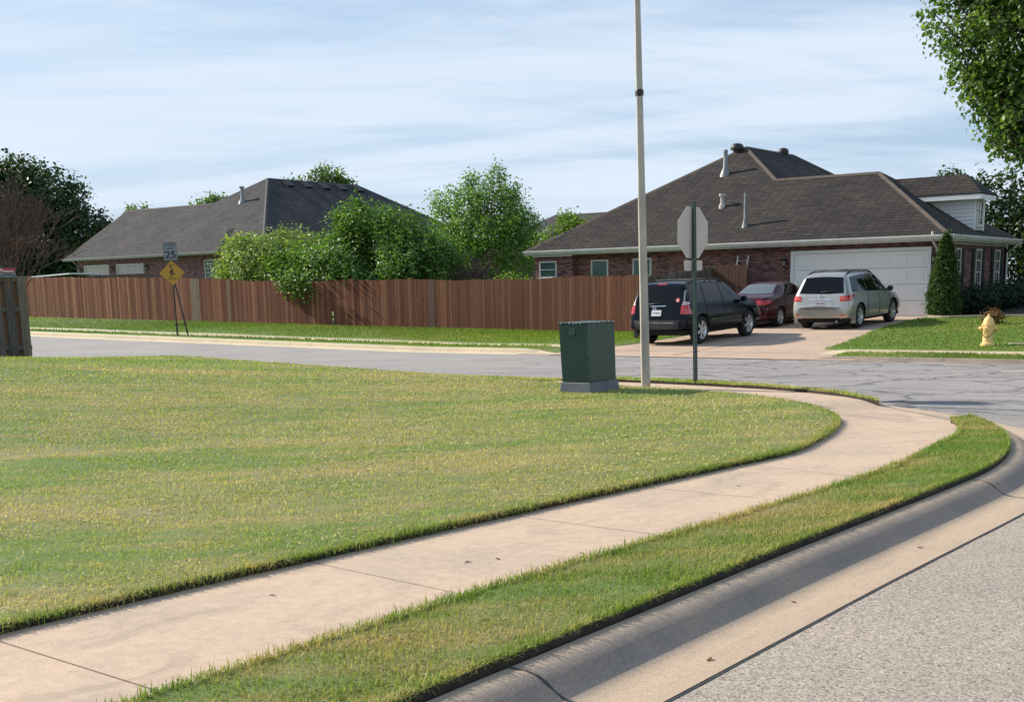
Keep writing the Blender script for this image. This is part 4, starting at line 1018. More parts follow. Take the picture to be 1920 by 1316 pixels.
# third house beyond ---------------------------------------------------
H3 = thing('brick_house', 'distant house with dark grey hipped roof half hidden behind the tall bright tree', 'house', (-47, 82, .5))
mb = MB(); mb.bx(-57.4, -38.4, 71.6, 90, .3, 3.9); mb.build('wall', MT['brick2'], H3)
a, b, c, d = (-58, 71, 3.9), (-38, 71, 3.9), (-38, 91, 3.9), (-58, 91, 3.9); p, q = (-53.6, 75.4, 6.75), (-45, 78.4, 6.75)
mb = MB(); p = (-52.6, 75.6, 6.75); q = (-43.4, 75.6, 6.75); p2 = (-52.6, 86, 6.75); q2 = (-43.4, 86, 6.75)
for poly in ([a, b, q, p], [b, c, q2, q], [c, d, p2, q2], [d, a, p, p2], [p, q, q2, p2]): slab(mb, poly)
rf3 = mb.build('roof', MT['shingle2'], H3)
mb = MB(); mb.bx(-51.9, -51.65, 73.0, 73.2, 4.9, 6.1); mb.build('vent_pipe', MT['galv'], rf3)

# ------------------------------------------------------------------ fences
def board_fence(t, x0, x1, y, zb, zt, m, seed, bw=.14, gap=.006, odd=None, th=.02, face=-1, name='board_panel', lean=0.):
    mb = MB(); r = random.Random(seed); x = x0
    sgn = 1 if x1 > x0 else -1; k = 0
    while x*sgn < x1*sgn:
        w = bw*r.uniform(.92, 1.05); xa, xb = sorted((x, x+sgn*w)); xm = (xa+xb)/2
        mb.rnd = r.random()*.91
        if odd: mb.rnd = odd(xm, mb.rnd)
        z0, z1 = zb(xm)+r.uniform(0, .04), zt(xm)+r.uniform(-.022, .022); dy = r.uniform(-.004, .004); tl = r.gauss(0, .006)+lean
        if mb.rnd is not None and mb.rnd >= 0:
            c = [(xa, z0), (xb, z0), (xb+tl, z1-.0), (xa+tl, z1)]
            if mb.rnd > 1.5: mb.rnd -= 2; c = [(xa, z0+.55), (xb, z0+.55), (xb+tl, z1), (xa+tl, z1)]
            mb.prism([(u, y+dy, w_) for u, w_ in c], (0, th, 0))
        x += sgn*(w+gap*r.uniform(.3, 1.8)); k += 1
    mb.rnd = 0; return mb.build(name, m, t, rnd=True)
FY = 37.0
BF = thing('board_fence', 'long brown stained board fence running beside the street behind the grass bank', 'fence', (-40, FY, 0))
wave = lambda x: .06*math.sin(x*.21)+.035*math.sin(x*.53+1)+.02*math.sin(x*1.7)
fzb = lambda x: zf_(x, FY)+.04; fzt = lambda x: zf_(x, FY)+.03+1.85+.12*float(smst(-30, -60, x))+wave(x)
def odd(x, v):
    if -45.7 < x < -45.15: return .96
    if -31.75 < x < -31.45: return 1.
    if abs(x+43.1) < .09: return .96
    if abs(x+36.78) < .07: return 2+.3
    if x > -33 and v > .8: return .86
    return v
board_fence(BF, -63.5, -22.35, FY, fzb, fzt, MT['fence'], 4, odd=odd)
mb = MB()
for x in np.arange(-63, -22.5, 2.44):
    z = zf_(x, FY); mb.bx(x, x+.09, FY+.06, FY+.15, z-.2, z+1.8)
    for zz_ in (.35, .95, 1.6): mb.prism([(x, FY+.022, z+zz_), (x+2.44, FY+.022, zf_(x+2.44, FY)+zz_), (x+2.44, FY+.022, zf_(x+2.44, FY)+zz_+.09), (x, FY+.022, z+zz_+.09)], (0, .038, 0))
mb.bx(-36.95, -36.6, FY+.17, FY+.19, .0, 1.2)  # extra dark board added behind the cut-short plank, so the gap looks shadowed
mb.build('rail_frame', MT['rail'], BF)
GF = thing('board_fence', 'weathered grey side fence running back to the brick wall behind the dark blue car', 'fence', (-22.4, 40, 0))
mb = MB(); r = random.Random(8); y = FY+.05; k = 0
while y < 43.3:
    mb.rnd = r.random(); w = .14; z0 = zf_(-22.4, y)+.05+.012*(y-FY); z1 = z0+1.82+.055*(y-FY)+r.uniform(-.05, .06)
    mb.prism([(-22.3, y, z0), (-22.3, y+w, z0), (-22.3, y+w, z1-.0), (-22.3, y+w*.5, z1+.03*r.random()), (-22.3, y, z1)], (.02, 0, 0)); y += w+.012
mb.build('board_panel', MT['grey_wood'], GF, rnd=True)
mb = MB(); mb.rnd = .2
mb.bx(-22.42, -22.32, FY+.03, FY+.13, -.3, 1.95); mb.bx(-22.45, -22.32, 43.1, 43.3, -.2, 2.35); mb.bx(-22.36, -22.31, FY, 43.3, .5, .6); mb.bx(-22.36, -22.31, FY, 43.3, 1.5, 1.6); mb.build('post_frame', MT['grey_wood'], GF, rnd=True)
GG = thing('wooden_gate', 'short brown wooden gate panel between the grey side fence and the brick wall', 'gate', (-21.6, 42.6, .2))
mb = MB(); r = random.Random(3)
for k in range(9):
    mb.rnd = r.random()*.3; mb.bx(-22.25+k*.15, -22.25+k*.15+.142, 42.2, 42.22, .2, 2.28+r.uniform(-.02, .02))
mb.build('board_panel', MT['rail'], GG)
mb = MB(); mb.bx(-22.27, -20.9, 42.22, 42.26, .6, .7); mb.build('brace', MT['rail'], GG); mb = MB(); mb.bx(-22.27, -20.9, 42.22, 42.26, 1.9, 2.0); mb.build('brace', MT['rail'], GG)
IFn = thing('board_fence', 'low dark inner fence in front of the two garage doors, above the brown fence', 'fence', (-62, 46, 1))
board_fence(IFn, -67.8, -57.6, 46.0, lambda x: 1.0, lambda x: 2.83, MT['dark_wood'], 6)
mb = MB(); mb.bx(-67.8, -57.6, 46.02, 46.06, 1.5, 1.6); mb.build('rail', MT['rail'], IFn)
# leaning near fence at the lawn's left edge: boards alternate on both sides of the rails
NA = np.array([-23.62, 14.95]); ndir = np.array([-math.sin(R(14)), -math.cos(R(14))])*1.0   # from its right end towards the left of the picture
NF = thing('board_fence', 'leaning dark weathered board-on-board fence at the left edge of the lawn', 'fence', (float(NA[0]), float(NA[1]), .3))
FM = Matrix.Translation((NA[0], NA[1], .26)) @ Matrix(((ndir[0], ndir[1], 0, 0), (ndir[1], -ndir[0], 0, 0), (0, 0, 1, 0), (0, 0, 0, 1)))
def lean_pt(p): return FM@Vector((p[0]+.008*p[2], p[1], p[2]))
mb = MB(); mb2 = MB(); r = random.Random(2)
for k in range(13):
    u = .02+k*.262
    mb.rnd = r.random(); zt = 1.70+.03*r.uniform(-1, 1)-(.0 if k else .02)
    c = [(u, 0, 0), (u+.168, 0, 0), (u+.168, 0, zt), (u, 0, zt)]
    A = [lean_pt(p) for p in c]; B = [lean_pt((p[0], p[1]-.022, p[2])) for p in c]; mb.add(A+B, [(3, 2, 1, 0), (4, 5, 6, 7), (0, 1, 5, 4), (1, 2, 6, 5), (2, 3, 7, 6), (3, 0, 4, 7)])
    u += .131; c = [(u, .06, .05), (u+.15, .06, .05), (u+.15, .06, zt-.05), (u, .06, zt-.05)]; mb2.rnd = r.random()
    A = [lean_pt(p) for p in c]; B = [lean_pt((p[0], p[1]+.022, p[2])) for p in c]; mb2.add(A+B, [(0, 1, 2, 3), (7, 6, 5, 4), (0, 4, 5, 1), (1, 5, 6, 2), (2, 6, 7, 3), (3, 7, 4, 0)])
mb.build('front_board_panel', MT['near_wood'], NF, rnd=True); mb2.build('back_board_panel', MT['near_wood2'], NF, rnd=True)
mb = MB()
for z in (.22, 1.0, 1.6):
    c = [(0.0, .002, z), (3.5, .002, z), (3.5, .002, z+.09), (0.0, .002, z+.09)]; A = [lean_pt(p) for p in c]; B = [lean_pt((p[0], .056, p[2])) for p in c]
    mb.rnd = .5; mb.add(A+B, [(3, 2, 1, 0), (4, 5, 6, 7), (0, 1, 5, 4), (1, 2, 6, 5), (2, 3, 7, 6), (3, 0, 4, 7)])
mb.build('rail', MT['near_wood'], NF, rnd=True)
# notice screwed to the near fence
NS = thing('notice_sign', 'small red and white notice fixed to the top of the leaning dark fence', 'sign', tuple(lean_pt((.37, -.03, 1.78))))
def npt(u, z, d=0.): return lean_pt((u, -.03-d, z))
def nrect(mb, u0, u1, z0, z1, d0, d1):
    c = [(u0, z0), (u1, z0), (u1, z1), (u0, z1)]; A = [npt(u, z, d0) for u, z in c]; B = [npt(u, z, d1) for u, z in c]
    mb.add(A+B, [(3, 2, 1, 0), (4, 5, 6, 7), (0, 1, 5, 4), (1, 2, 6, 5), (2, 3, 7, 6), (3, 0, 4, 7)])
mb = MB(); nrect(mb, .2, .52, 1.69, 1.87, 0, .006); mb.build('plate', MT['sign_white'], NS); mb = MB(); nrect(mb, .33, .39, 1.45, 1.85, -.012, -.001); mb.build('backing_stake', MT['near_wood2'], NS, rnd=True)
mb = MB(); nrect(mb, .21, .51, 1.785, 1.862, .0065, .0085); mb.build('red_header', MT['red_sign'], NS)
mb = MB()
for a_, b_, z_ in ((.46, .5, 1.80), (.43, .455, 1.79), (.39, .425, 1.785), (.35, .385, 1.785), (.31, .345, 1.785), (.27, .305, 1.79), (.24, .265, 1.785)): nrect(mb, a_, b_, z_+.008, z_+.034+(.02 if a_ > .44 else 0), .009, .0105)
mb.build('script_lettering', MT['plate_w'], NS)
mb = MB()
for u in (.225, .46): nrect(mb, u, u+.035, 1.705, 1.73, .0065, .0085)
for z in (1.765, 1.745, 1.725): nrect(mb, .28, .44, z-.004, z+.004, .0065, .0085)
mb.build('small_print', MT['plate_i'], NS)

# flat white-edged shed roof behind the fence, far left
SH = thing('garden_shed', 'low shed with a thin white-edged roof behind the far left end of the brown fence', 'shed', (-69.2, 46, .8))
mb = MB(); mb.bx(-72.2, -66.9, 45.2, 47.0, .6, 2.75); mb.build('wall', MT['dark_wood'], SH)
mb = MB(); mb.prism([(-72.6, 45, 2.74), (-66.6, 45, 2.92), (-66.6, 45, 3.0), (-72.6, 45, 2.82)], (0, 2.2, 0)); mb.build('roof', MT['white'], SH)

# ladder resting on the grey fence and against the wall
LD = thing('ladder', 'aluminium ladder with white tips leaning over the grey side fence against the brick wall', 'ladder', (-21.9, 43.0, 2.2))
mb = MB(); la, lb = Vector((-22.0, 42.45, 1.72)), Vector((-21.85, 43.36, 2.62)); off = Vector((.42, .02, 0)); lo = la-(lb-la)*.0
la = Vector((-22.02, 42.9, .25)); lb = Vector((-21.85, 43.36, 2.62))
for o_ in (Vector((0, 0, 0)), off): mb.tube([la+o_, lb+o_], .035, 6)
for k in range(9): q = la.lerp(lb, .08+k*.105); mb.tube([q, q+off], .018, 6)
mb.build('rails', MT['ladder'], LD)
for o_ in (Vector((0, 0, 0)), off):
    q = la.lerp(lb, .8)+o_+Vector((0, -.02, 0)); mb = MB(); mb.tube([q, q+(lb-la).normalized()*.16], .05, 8); mb.build('end_cap', MT['ladder_cap'], LD)

# ------------------------------------------------------------------ street furniture
# lamp post: tapered square-chamfered concrete pole, leaning slightly; its head is above the picture
px0, py0 = -9.843, 16.524
LP = thing('street_lamp', 'tall grey square-sided lamp post beside the sidewalk, right of the green cabinet', 'lamp post', (px0, py0, -.05))
mb = MB(); hgt = 9.0
def oct_(s, ch=.14): return [(s*(1-ch), -s), (s, -s*(1-ch)), (s, s*(1-ch)), (s*(1-ch), s), (-s*(1-ch), s), (-s, s*(1-ch)), (-s, -s*(1-ch)), (-s*(1-ch), -s)]
rows = []
ax = Vector((-.021, -.013, 1))
for i in range(19):
    z = -.3+i*(hgt+.3)/18; s = .064-.0044*z; q = R(37)
    for u, w in oct_(s): rows.append((px0+ax.x*z+u*math.cos(q)-w*math.sin(q), py0+ax.y*z+u*math.sin(q)+w*math.cos(q), z))
mb.add(rows, [(i*8+k, i*8+(k+1) % 8, (i+1)*8+(k+1) % 8, (i+1)*8+k) for i in range(18) for k in range(8)]+[tuple(18*8+k for k in range(8))])
mb.build('pole', MT['pole'], LP)
mb = MB(); zc = 4.3; mb.lathe([(.052, -.05), (.062, -.03), (.062, .03), (.052, .05)], (px0-.021*zc, py0-.013*zc, zc), 12); mb.build('clamp_band', MT['black'], LP)
mb = MB(); mb.tube([(px0-.19, py0-.12, hgt-.1), (px0+.3, py0+.9, hgt+.35), (px0+.5, py0+1.8, hgt+.45)], [.04, .035, .03], 10); mb.build('arm', MT['galv'], LP)
mb = MB(); mb.box((px0+.58, py0+2.15, hgt+.45), (.3, .75, .14), rz=-.15); mb.build('lamp_head', MT['galv'], LP, bevel=.04)

# stop sign seen from behind
sx, sy = -9.471, 17.423; q = R(-4)
SS = thing('stop_sign', 'octagonal stop sign on a green post, seen from its plain grey back', 'sign', (sx, sy, 0), rz=0)
mb = MB(); ax = Vector((-.022, 0, 1))
prof = [(-.03, 0), (-.028, .018), (-.012, .018), (-.012, .04), (.012, .04), (.012, .018), (.028, .018), (.03, 0)]
def rotz(p, a): return (p[0]*math.cos(a)-p[1]*math.sin(a), p[0]*math.sin(a)+p[1]*math.cos(a))
pf = [rotz((u*1.35, w*1.2), R(90)) for u, w in prof]
mb.prism([(sx+.012+u+.006, sy+w, -.4) for u, w in pf], Vector((ax.x*3.2, 0, 3.18)))
mb.build('post', MT['post_green'], SS)
def sign_M(c, az, tilt=0.): # local x right, y up seen from the face whose normal points along az
    n = Vector((math.cos(az), math.sin(az), 0)); up = (Vector((0, 0, 1))+ax*0+Vector((-.022, 0, 0))).normalized(); rt = up.cross(n).normalized(); up = n.cross(rt)
    return Matrix.Translation(c) @ Matrix(((rt.x, up.x, n.x, 0), (rt.y, up.y, n.y, 0), (rt.z, up.z, n.z, 0), (0, 0, 0, 1))) @ Matrix.Rotation(tilt, 4, 'Z')
az_s = PI-R(8)
z_s = 2.325; cS = Vector((sx+ax.x*z_s-.028, sy, z_s))
def ngon(n, r, ph): return [Vector((r*math.cos(ph+2*PI*k/n), r*math.sin(ph+2*PI*k/n), 0)) for k in range(n)]
SM = sign_M(cS, az_s)
mb = MB(); mb.prism([SM@p for p in ngon(8, .412, PI/8)], SM.to_3x3()@Vector((0, 0, .004))); plate = mb.build('plate', MT['alu'], SS)
mb = MB(); mb.prism([SM@(p+Vector((0, 0, .0045))) for p in ngon(8, .405, PI/8)], SM.to_3x3()@Vector((0, 0, .001))); mb.build('red_face', MT['red_sign'], plate)
text_part('STOP', .3, SM@Matrix.Translation((0, 0, .007)), MT['sign_white'], plate, 'lettering', .58)
P2M = sign_M(Vector((sx+ax.x*1.83-.026, sy, 1.83)), az_s)
def rrect(w, h, r_): 
    out = []
    for cx_, cy_, a0 in ((w/2-r_, h/2-r_, 0), (-w/2+r_, h/2-r_, 90), (-w/2+r_, -h/2+r_, 180), (w/2-r_, -h/2+r_, 270)):
        for k in range(4): a = R(a0+k*30); out.append(Vector((cx_+r_*math.cos(a), cy_+r_*math.sin(a), 0)))
    return out
mb = MB(); mb.prism([P2M@p for p in rrect(.46, .155, .03)], P2M.to_3x3()@Vector((0, 0, .004))); mb.build('lower_plate', MT['alu'], SS)

# green cabinet on a grey pad
ca = R(-24.5)
CB = thing('utility_cabinet', 'dark green metal utility cabinet on a grey sloped pad at the edge of the lawn', 'utility box', (-10.106, 15.379, 0))
cz0 = .05
CM = Matrix.Translation((-10.106, 15.379, 0)) @ Matrix(((1, 0, -.035, 0), (0, 1, -.026, 0), (0, 0, 1, 0), (0, 0, 0, 1))) @ Matrix.Rotation(R(5), 4, 'Z')
def cab(w0, d0, w1, d1, z0, z1): return [CM@Vector((sx_*w, sy_*d, z)) for w, d, z in ((w0, d0, z0), (w1, d1, z1)) for sx_, sy_ in ((-1, -1), (1, -1), (1, 1), (-1, 1))]
QF = [(3, 2, 1, 0), (4, 5, 6, 7), (0, 1, 5, 4), (1, 2, 6, 5), (2, 3, 7, 6), (3, 0, 4, 7)]
mb = MB(); mb.add(cab(.275, .47, .24, .435, -.05, .19), QF); mb.build('pad', MT['cabpad'], CB, bevel=.012)
mb = MB(); mb.add(cab(.222, .415, .232, .425, .192, 1.02), QF); mb.add(cab(.24, .433, .24, .433, 1.02, 1.04), QF)
body = mb.build('housing', MT['cab'], CB, bevel=.008)
mb = MB()
def fpt(face, u, z):
    k = (z-.192)/.828; w = .222+.01*k; d = .415+.01*k
    return Vector((u*w, -d-.003, z)) if face == 'S' else Vector((w+.003, u*d, z))
for z in (.28, .44, .6, .76): 
    for face, u in (('S', .93),): p = CM@fpt(face, u, z); mb = MB(); mb.lathe([(.012, -.006), (.012, .004), (.005, .009)], p, 8, axis='Y'); mb.build('bolt', MT['bolt'], body)
for u in np.linspace(-.9, .9, 6): p = CM@Vector((.243, u*.42, 1.03)); mb = MB(); mb.lathe([(.009, -.004), (.009, .004), (.004, .007)], p, 8, axis='X'); mb.build('bolt', MT['bolt'], body)
for u in (-.85, -.2, .1, .3, .6): p = CM@Vector((u*.22, -.436, 1.03)); mb = MB(); mb.lathe([(.010, -.006), (.010, .005)], p, 8, axis='Y', cap=True); mb.build('bolt', MT['bolt'], body)
mb = MB()
mb.add([CM@Vector(p) for p in ((-.08, -.432, .97), (.04, -.432, .97), (.04, -.44, .88), (-.03, -.436, .82), (-.07, -.436, .88))], [(0, 1, 2, 3, 4)])
mb.build('hasp', MT['cab'], body)

# road sign: speed limit plate above a yellow warning diamond, on a post with a slanted brace
gx, gy = -36.1, 28.55; gz = zf_(gx, gy)
RS = thing('road_sign', 'speed limit plate above a yellow pedestrian diamond on two rusty posts beside the brown fence', 'road sign', (gx, gy, gz))
azr = math.atan2(-.60, .80)
ax2 = Vector((-.035, 0, 1))
mb = MB(); mb.tube([(gx, gy, gz-.3), Vector((gx, gy, gz))+ax2*3.2], .035, 8); mb.build('post', MT['rust'], RS)
tv = Vector((.58, .8, 0)); mb = MB()
mb.tube([Vector((gx, gy, gz-.3))+tv*.42, Vector((gx, gy, gz))+ax2*2.1+tv*.02], .032, 8); mb.build('brace', MT['rust'], RS)
mb = MB(); mb.tube([Vector((gx, gy, gz+.42))-tv*.12, Vector((gx, gy, gz+.42))+tv*.36], .02, 6); mb.build('cross_bar', MT['rust'], RS)
def sgnM(z, d=.05):
    n = Vector((math.cos(azr), math.sin(azr), 0)); up = Vector((ax2.x*1.6, ax2.x*-.5, 1)).normalized(); rt = up.cross(n).normalized(); up = n.cross(rt)
    c = Vector((gx, gy, gz))+ax2*z+n*d
    return Matrix.Translation(c) @ Matrix(((rt.x, up.x, n.x, 0), (rt.y, up.y, n.y, 0), (rt.z, up.z, n.z, 0), (0, 0, 0, 1)))
m1 = sgnM(2.93); mb = MB(); mb.prism([m1@p for p in rrect(.47, .62, .03)], m1.to_3x3()@Vector((0, 0, .004))); sp_ = mb.build('speed_plate', MT['sign_white'], RS)
mb = MB()
for pts in (((-.215, .29), (.215, .278)), ((-.215, -.278), (.215, -.29))): mb.prism([m1@Vector((u, w, .0045)) for u, w in ((pts[0][0], pts[0][1]), (pts[1][0], pts[0][1]), (pts[1][0], pts[1][1]), (pts[0][0], pts[1][1]))], m1.to_3x3()@Vector((0, 0, .001)))
for u in (-.215, .205): mb.prism([m1@Vector((a_, b_, .0045)) for a_, b_ in ((u, -.277), (u+.01, -.277), (u+.01, .277), (u, .277))], m1.to_3x3()@Vector((0, 0, .001)))
mb.build('border', MT['ink'], sp_)
T = lambda m_, u, w: m_@Matrix.Translation((u, w, .006))
text_part('SPEED', .12, T(m1, 0, .205), MT['ink'], sp_, 'lettering', .33); text_part('LIMIT', .12, T(m1, 0, .09), MT['ink'], sp_, 'lettering', .29); text_part('25', .33, T(m1, 0, -.125), MT['ink'], sp_, 'lettering', .36, .006)
m2 = sgnM(2.19, .055); mb = MB(); mb.prism([m2@p for p in ngon(4, .435, 0)], m2.to_3x3()@Vector((0, 0, .004))); dp = mb.build('warning_plate', MT['sign_yellow'], RS)
fig = [(-.045, .20), (-.02, .215), (.0, .20), (.0, .17), (.03, .15), (.075, .085), (.055, .07), (.02, .11), (.01, .06), (.07, .0), (.13, .015), (.13, -.015), (.05, -.045), (.0, .0), (-.02, -.06), (-.05, -.135), (-.09, -.13), (-.055, -.03), (-.045, .05), (-.10, .03), (-.12, .05), (-.05, .11), (-.03, .16)]
mb = MB(); mb.prism([m2@Vector((u*.9, w*.9-.02, .0045)) for u, w in fig], m2.to_3x3()@Vector((0, 0, .001))); mb.prism([m2@(Vector((-.035, .205, .0045))+p) for p in ngon(10, .032, 0)], m2.to_3x3()@Vector((0, 0, .001)))
mb.build('running_figure', MT['ink'], dp)
text_part('SLOW', .085, T(m2, -.01, .265), MT['ink'], dp, 'lettering', .17); text_part('CHILDREN', .075, T(m2, 0, -.2), MT['ink'], dp, 'lettering', .30)

# fire hydrant
hx, hy = -9.1, 31.35; hz = zf_(hx, hy)+.06
HD = thing('fire_hydrant', 'faded yellow fire hydrant standing on the lawn right of the driveway', 'hydrant', (hx, hy, hz))
mb = MB(); mb.lathe([(.16, -.08), (.165, .02), (.165, .05), (.125, .06), (.118, .09), (.118, .3), (.125, .33), (.128, .47), (.15, .475), (.155, .5), (.15, .525), (.128, .53), (.124, .56), (.108, .62), (.075, .67), (.045, .69), (.04, .7), (.03, .7), (.03, .75), (.001, .755)], (hx, hy, hz), 22)
auto_smooth(mb.build('barrel', MT['hyd'], HD), 30)
def nozzle(dirv, r_, L, z):
    d = Vector(dirv).normalized(); mb = MB(); c = Vector((hx, hy, hz+z)); pr = [(r_*.8, .09), (r_*.8, .13), (r_*1.15, .135), (r_*1.15, L), (r_*.9, L+.015), (r_*.35, L+.02), (r_*.35, L+.05), (.001, L+.05)]
    a = d.cross(Vector((0, 0, 1))); b = Vector((0, 0, 1)); n = 14; vs = []
    for rr_, h_ in pr:
        for k in range(n): t_ = 2*PI*k/n; vs.append(c+d*h_+(a*math.cos(t_)+b*math.sin(t_))*rr_)
    mb.add(vs, [(i*n+k, i*n+(k+1) % n, (i+1)*n+(k+1) % n, (i+1)*n+k) for i in range(len(pr)-1) for k in range(n)])
    auto_smooth(mb.build('nozzle_cap', MT['hyd'], HD), 30)
vd = Vector((.27, -.96, 0)); nozzle((vd.x-.25, vd.y, 0), .062, .175, .40); nozzle((-.97, -.24, 0), .045, .19, .41); nozzle((.97, .24, 0), .045, .19, .41)
mb = MB(); ch = [Vector((hx, hy, hz))+Vector(p) for p in ((.19, .0, .38), (.14, -.09, .28), (.04, -.14, .21), (-.04, -.135, .2), (-.1, -.1, .27), (-.1, -.12, .36))]; mb.tube(ch, .009, 5); mb.build('chain', MT['chain'], HD)
PD = MB(); PD.box((hx+.55, hy+.55, zf_(hx+.55, hy+.55)+.05), (.4, .35, .06), rz=.3); o = PD.build('meter_cover', MT['edge'], bevel=.015); tag(o, 'small pale concrete meter cover in the grass behind the hydrant', 'cover')

# ------------------------------------------------------------------ cars
def car(name, label, loc, rz, sp):
    t = thing(name, label, 'car', loc, rz, local=True); L, Wd = sp['L'], sp['W']/2
    st = sp['st']; V = []; K = 11
    for (y, zb, zw, zbelt, ztop, w, wb, wr) in st:
        z1 = zb+(zbelt-zb)*.38; z2 = zb+(zbelt-zb)*.72; tz = ztop-zbelt
        half = [(0, zb), (w*.78, zb), (w*.965, zb+.06), (w, z1), (w*.992, z2), (wb, zbelt), (wb+(wr-wb)*.5, zbelt+tz*.48), (wr, zbelt+tz*.86), (wr*.88, zbelt+tz*.965), (wr*.5, ztop-.004), (0, ztop)]
        V += [(x, y, z) for x, z in half]+[(-x, y, z) for x, z in half[1:-1][::-1]]
    n = 2*K-2; m = len(st); Fq = [(i*n+k, i*n+(k+1) % n, (i+1)*n+(k+1) % n, (i+1)*n+k) for i in range(m-1) for k in range(n)]
    def endcap(b, rev):
        fs = []
        for k in range(K-1):
            a0, a1 = k, k+1; c0, c1 = (n-k) % n, (n-k-1) % n
            f = [a0, a1, c1, c0] if k not in (0, K-2) else ([a0, a1, c1] if k == 0 else [a0, a1, c0])
            fs.append(tuple(b+i for i in (f if rev else f[::-1])))
        return fs
    Fq += endcap(0, False)+endcap((m-1)*n, True)
    me = bpy.data.meshes.new('body'); me.from_pydata(V, [], Fq)
    bm = bmesh.new(); bm.from_mesh(me); bmesh.ops.recalc_face_normals(bm, faces=bm.faces)
    cl = bm.edges.layers.float.new('crease_edge')
    for e in bm.edges:
        i0, i1 = e.verts[0].index, e.verts[1].index; k0, k1 = i0 % n, i1 % n
        if k0 == k1 and k0 in (5, n-5): e[cl] = .55
        if k0 == k1 and k0 in (2, n-2): e[cl] = .5
        if i0//n == i1//n and i0//n in (0, m-1): e[cl] = .35
    bm.to_mesh(me); bm.free()
    tmp = bpy.data.objects.new('tmp', me); COL.objects.link(tmp); sb = tmp.modifiers.new('s', 'SUBSURF'); sb.levels = 2
    cuts = []
    for y in sp['axles']:
        for s in (-1, 1):
            mb = MB(); mb.lathe([(sp['arch'], -.3), (sp['arch'], .3)], (s*(Wd-.02), y, sp['tr']+.01), 28, axis='X', cap=True); c = mb.build('cut', MT['housing']); cuts.append(c)
            md = tmp.modifiers.new('b', 'BOOLEAN'); md.object = c; md.operation = 'DIFFERENCE'; md.solver = 'EXACT'
            try: md.material_mode = 'TRANSFER'
            except Exception: pass
    me.materials.append(MT[sp['paint']])
    dg = bpy.context.evaluated_depsgraph_get()
    tmp0 = bpy.data.objects.new('tmp0', me); COL.objects.link(tmp0); tmp0.modifiers.new('s', 'SUBSURF').levels = 2
    bpy.context.view_layer.update(); dg = bpy.context.evaluated_depsgraph_get()
    full = bpy.data.meshes.new_from_object(tmp0.evaluated_get(dg)); bvh = BVHTree.FromPolygons([v.co.copy() for v in full.vertices], [tuple(p.vertices) for p in full.polygons])
    fin = bpy.data.meshes.new_from_object(tmp.evaluated_get(dg)); fin.name = 'body'
    for o in [tmp, tmp0]+cuts: bpy.data.objects.remove(o)
    fin.polygons.foreach_set('use_smooth', [True]*len(fin.polygons)); fin.set_sharp_from_angle(angle=R(40))
    ob = bpy.data.objects.new('body', fin); link(ob, t); OFF[ob.name] = Vector((0, 0, 0))
    def hit(axis, a, b, s):
        if axis == 'x': o, d = Vector((s*3, a, b)), Vector((-s, 0, 0))
        elif axis == 'y': o, d = Vector((a, s*4, b)), Vector((0, -s, 0))
        else: o, d = Vector((a, b, 4)), Vector((0, 0, -1))
        p, nn, _, _ = bvh.ray_cast(o, d)
        if p is None: return None
        if nn.dot(d) > 0: nn = -nn
        return p, nn
    def patch(mb, axis, s, bot, top, lift=.008, nu=10, nv=5):
        bot, top = cr(bot, nu) if len(bot) > 2 else np.array([np.array(bot[0])+(np.array(bot[1])-np.array(bot[0]))*k/(nu-1) for k in range(nu)]), cr(top, nu) if len(top) > 2 else np.array([np.array(top[0])+(np.array(top[1])-np.array(top[0]))*k/(nu-1) for k in range(nu)])
        G = []; ok = True; last = None
        for j in range(nv):
            for i in range(nu):
                q = bot[i]+(top[i]-bot[i])*j/(nv-1); h = hit(axis, q[0], q[1], s)
                if h is None: h = last
                if h is None: G.append(None); continue
                last = h; G.append(h)
        for i, g in enumerate(G):
            if g is None: G[i] = last
        if last is None: return
        vs = [g[0]+g[1]*lift for g in G]+[g[0]-g[1]*.015 for g in G]; N_ = nu*nv
        fs = [(j*nu+i, j*nu+i+1, (j+1)*nu+i+1, (j+1)*nu+i) for j in range(nv-1) for i in range(nu-1)]
        per = [i for i in range(nu)]+[(j*nu+nu-1) for j in range(1, nv)]+[(nv-1)*nu+i for i in range(nu-2, -1, -1)]+[j*nu for j in range(nv-2, 0, -1)]
        fs += [(per[k], per[(k+1) % len(per)], per[(k+1) % len(per)]+N_, per[k]+N_) for k in range(len(per))]
        mb.add(vs, fs)
    def P(nm, m_, items, parent=t, lift=.008):
        for it in items:
            mb = MB(); patch(mb, *it, lift=lift)
            if mb.v: auto_smooth(mb.build(nm, MT[m_], parent), 45)
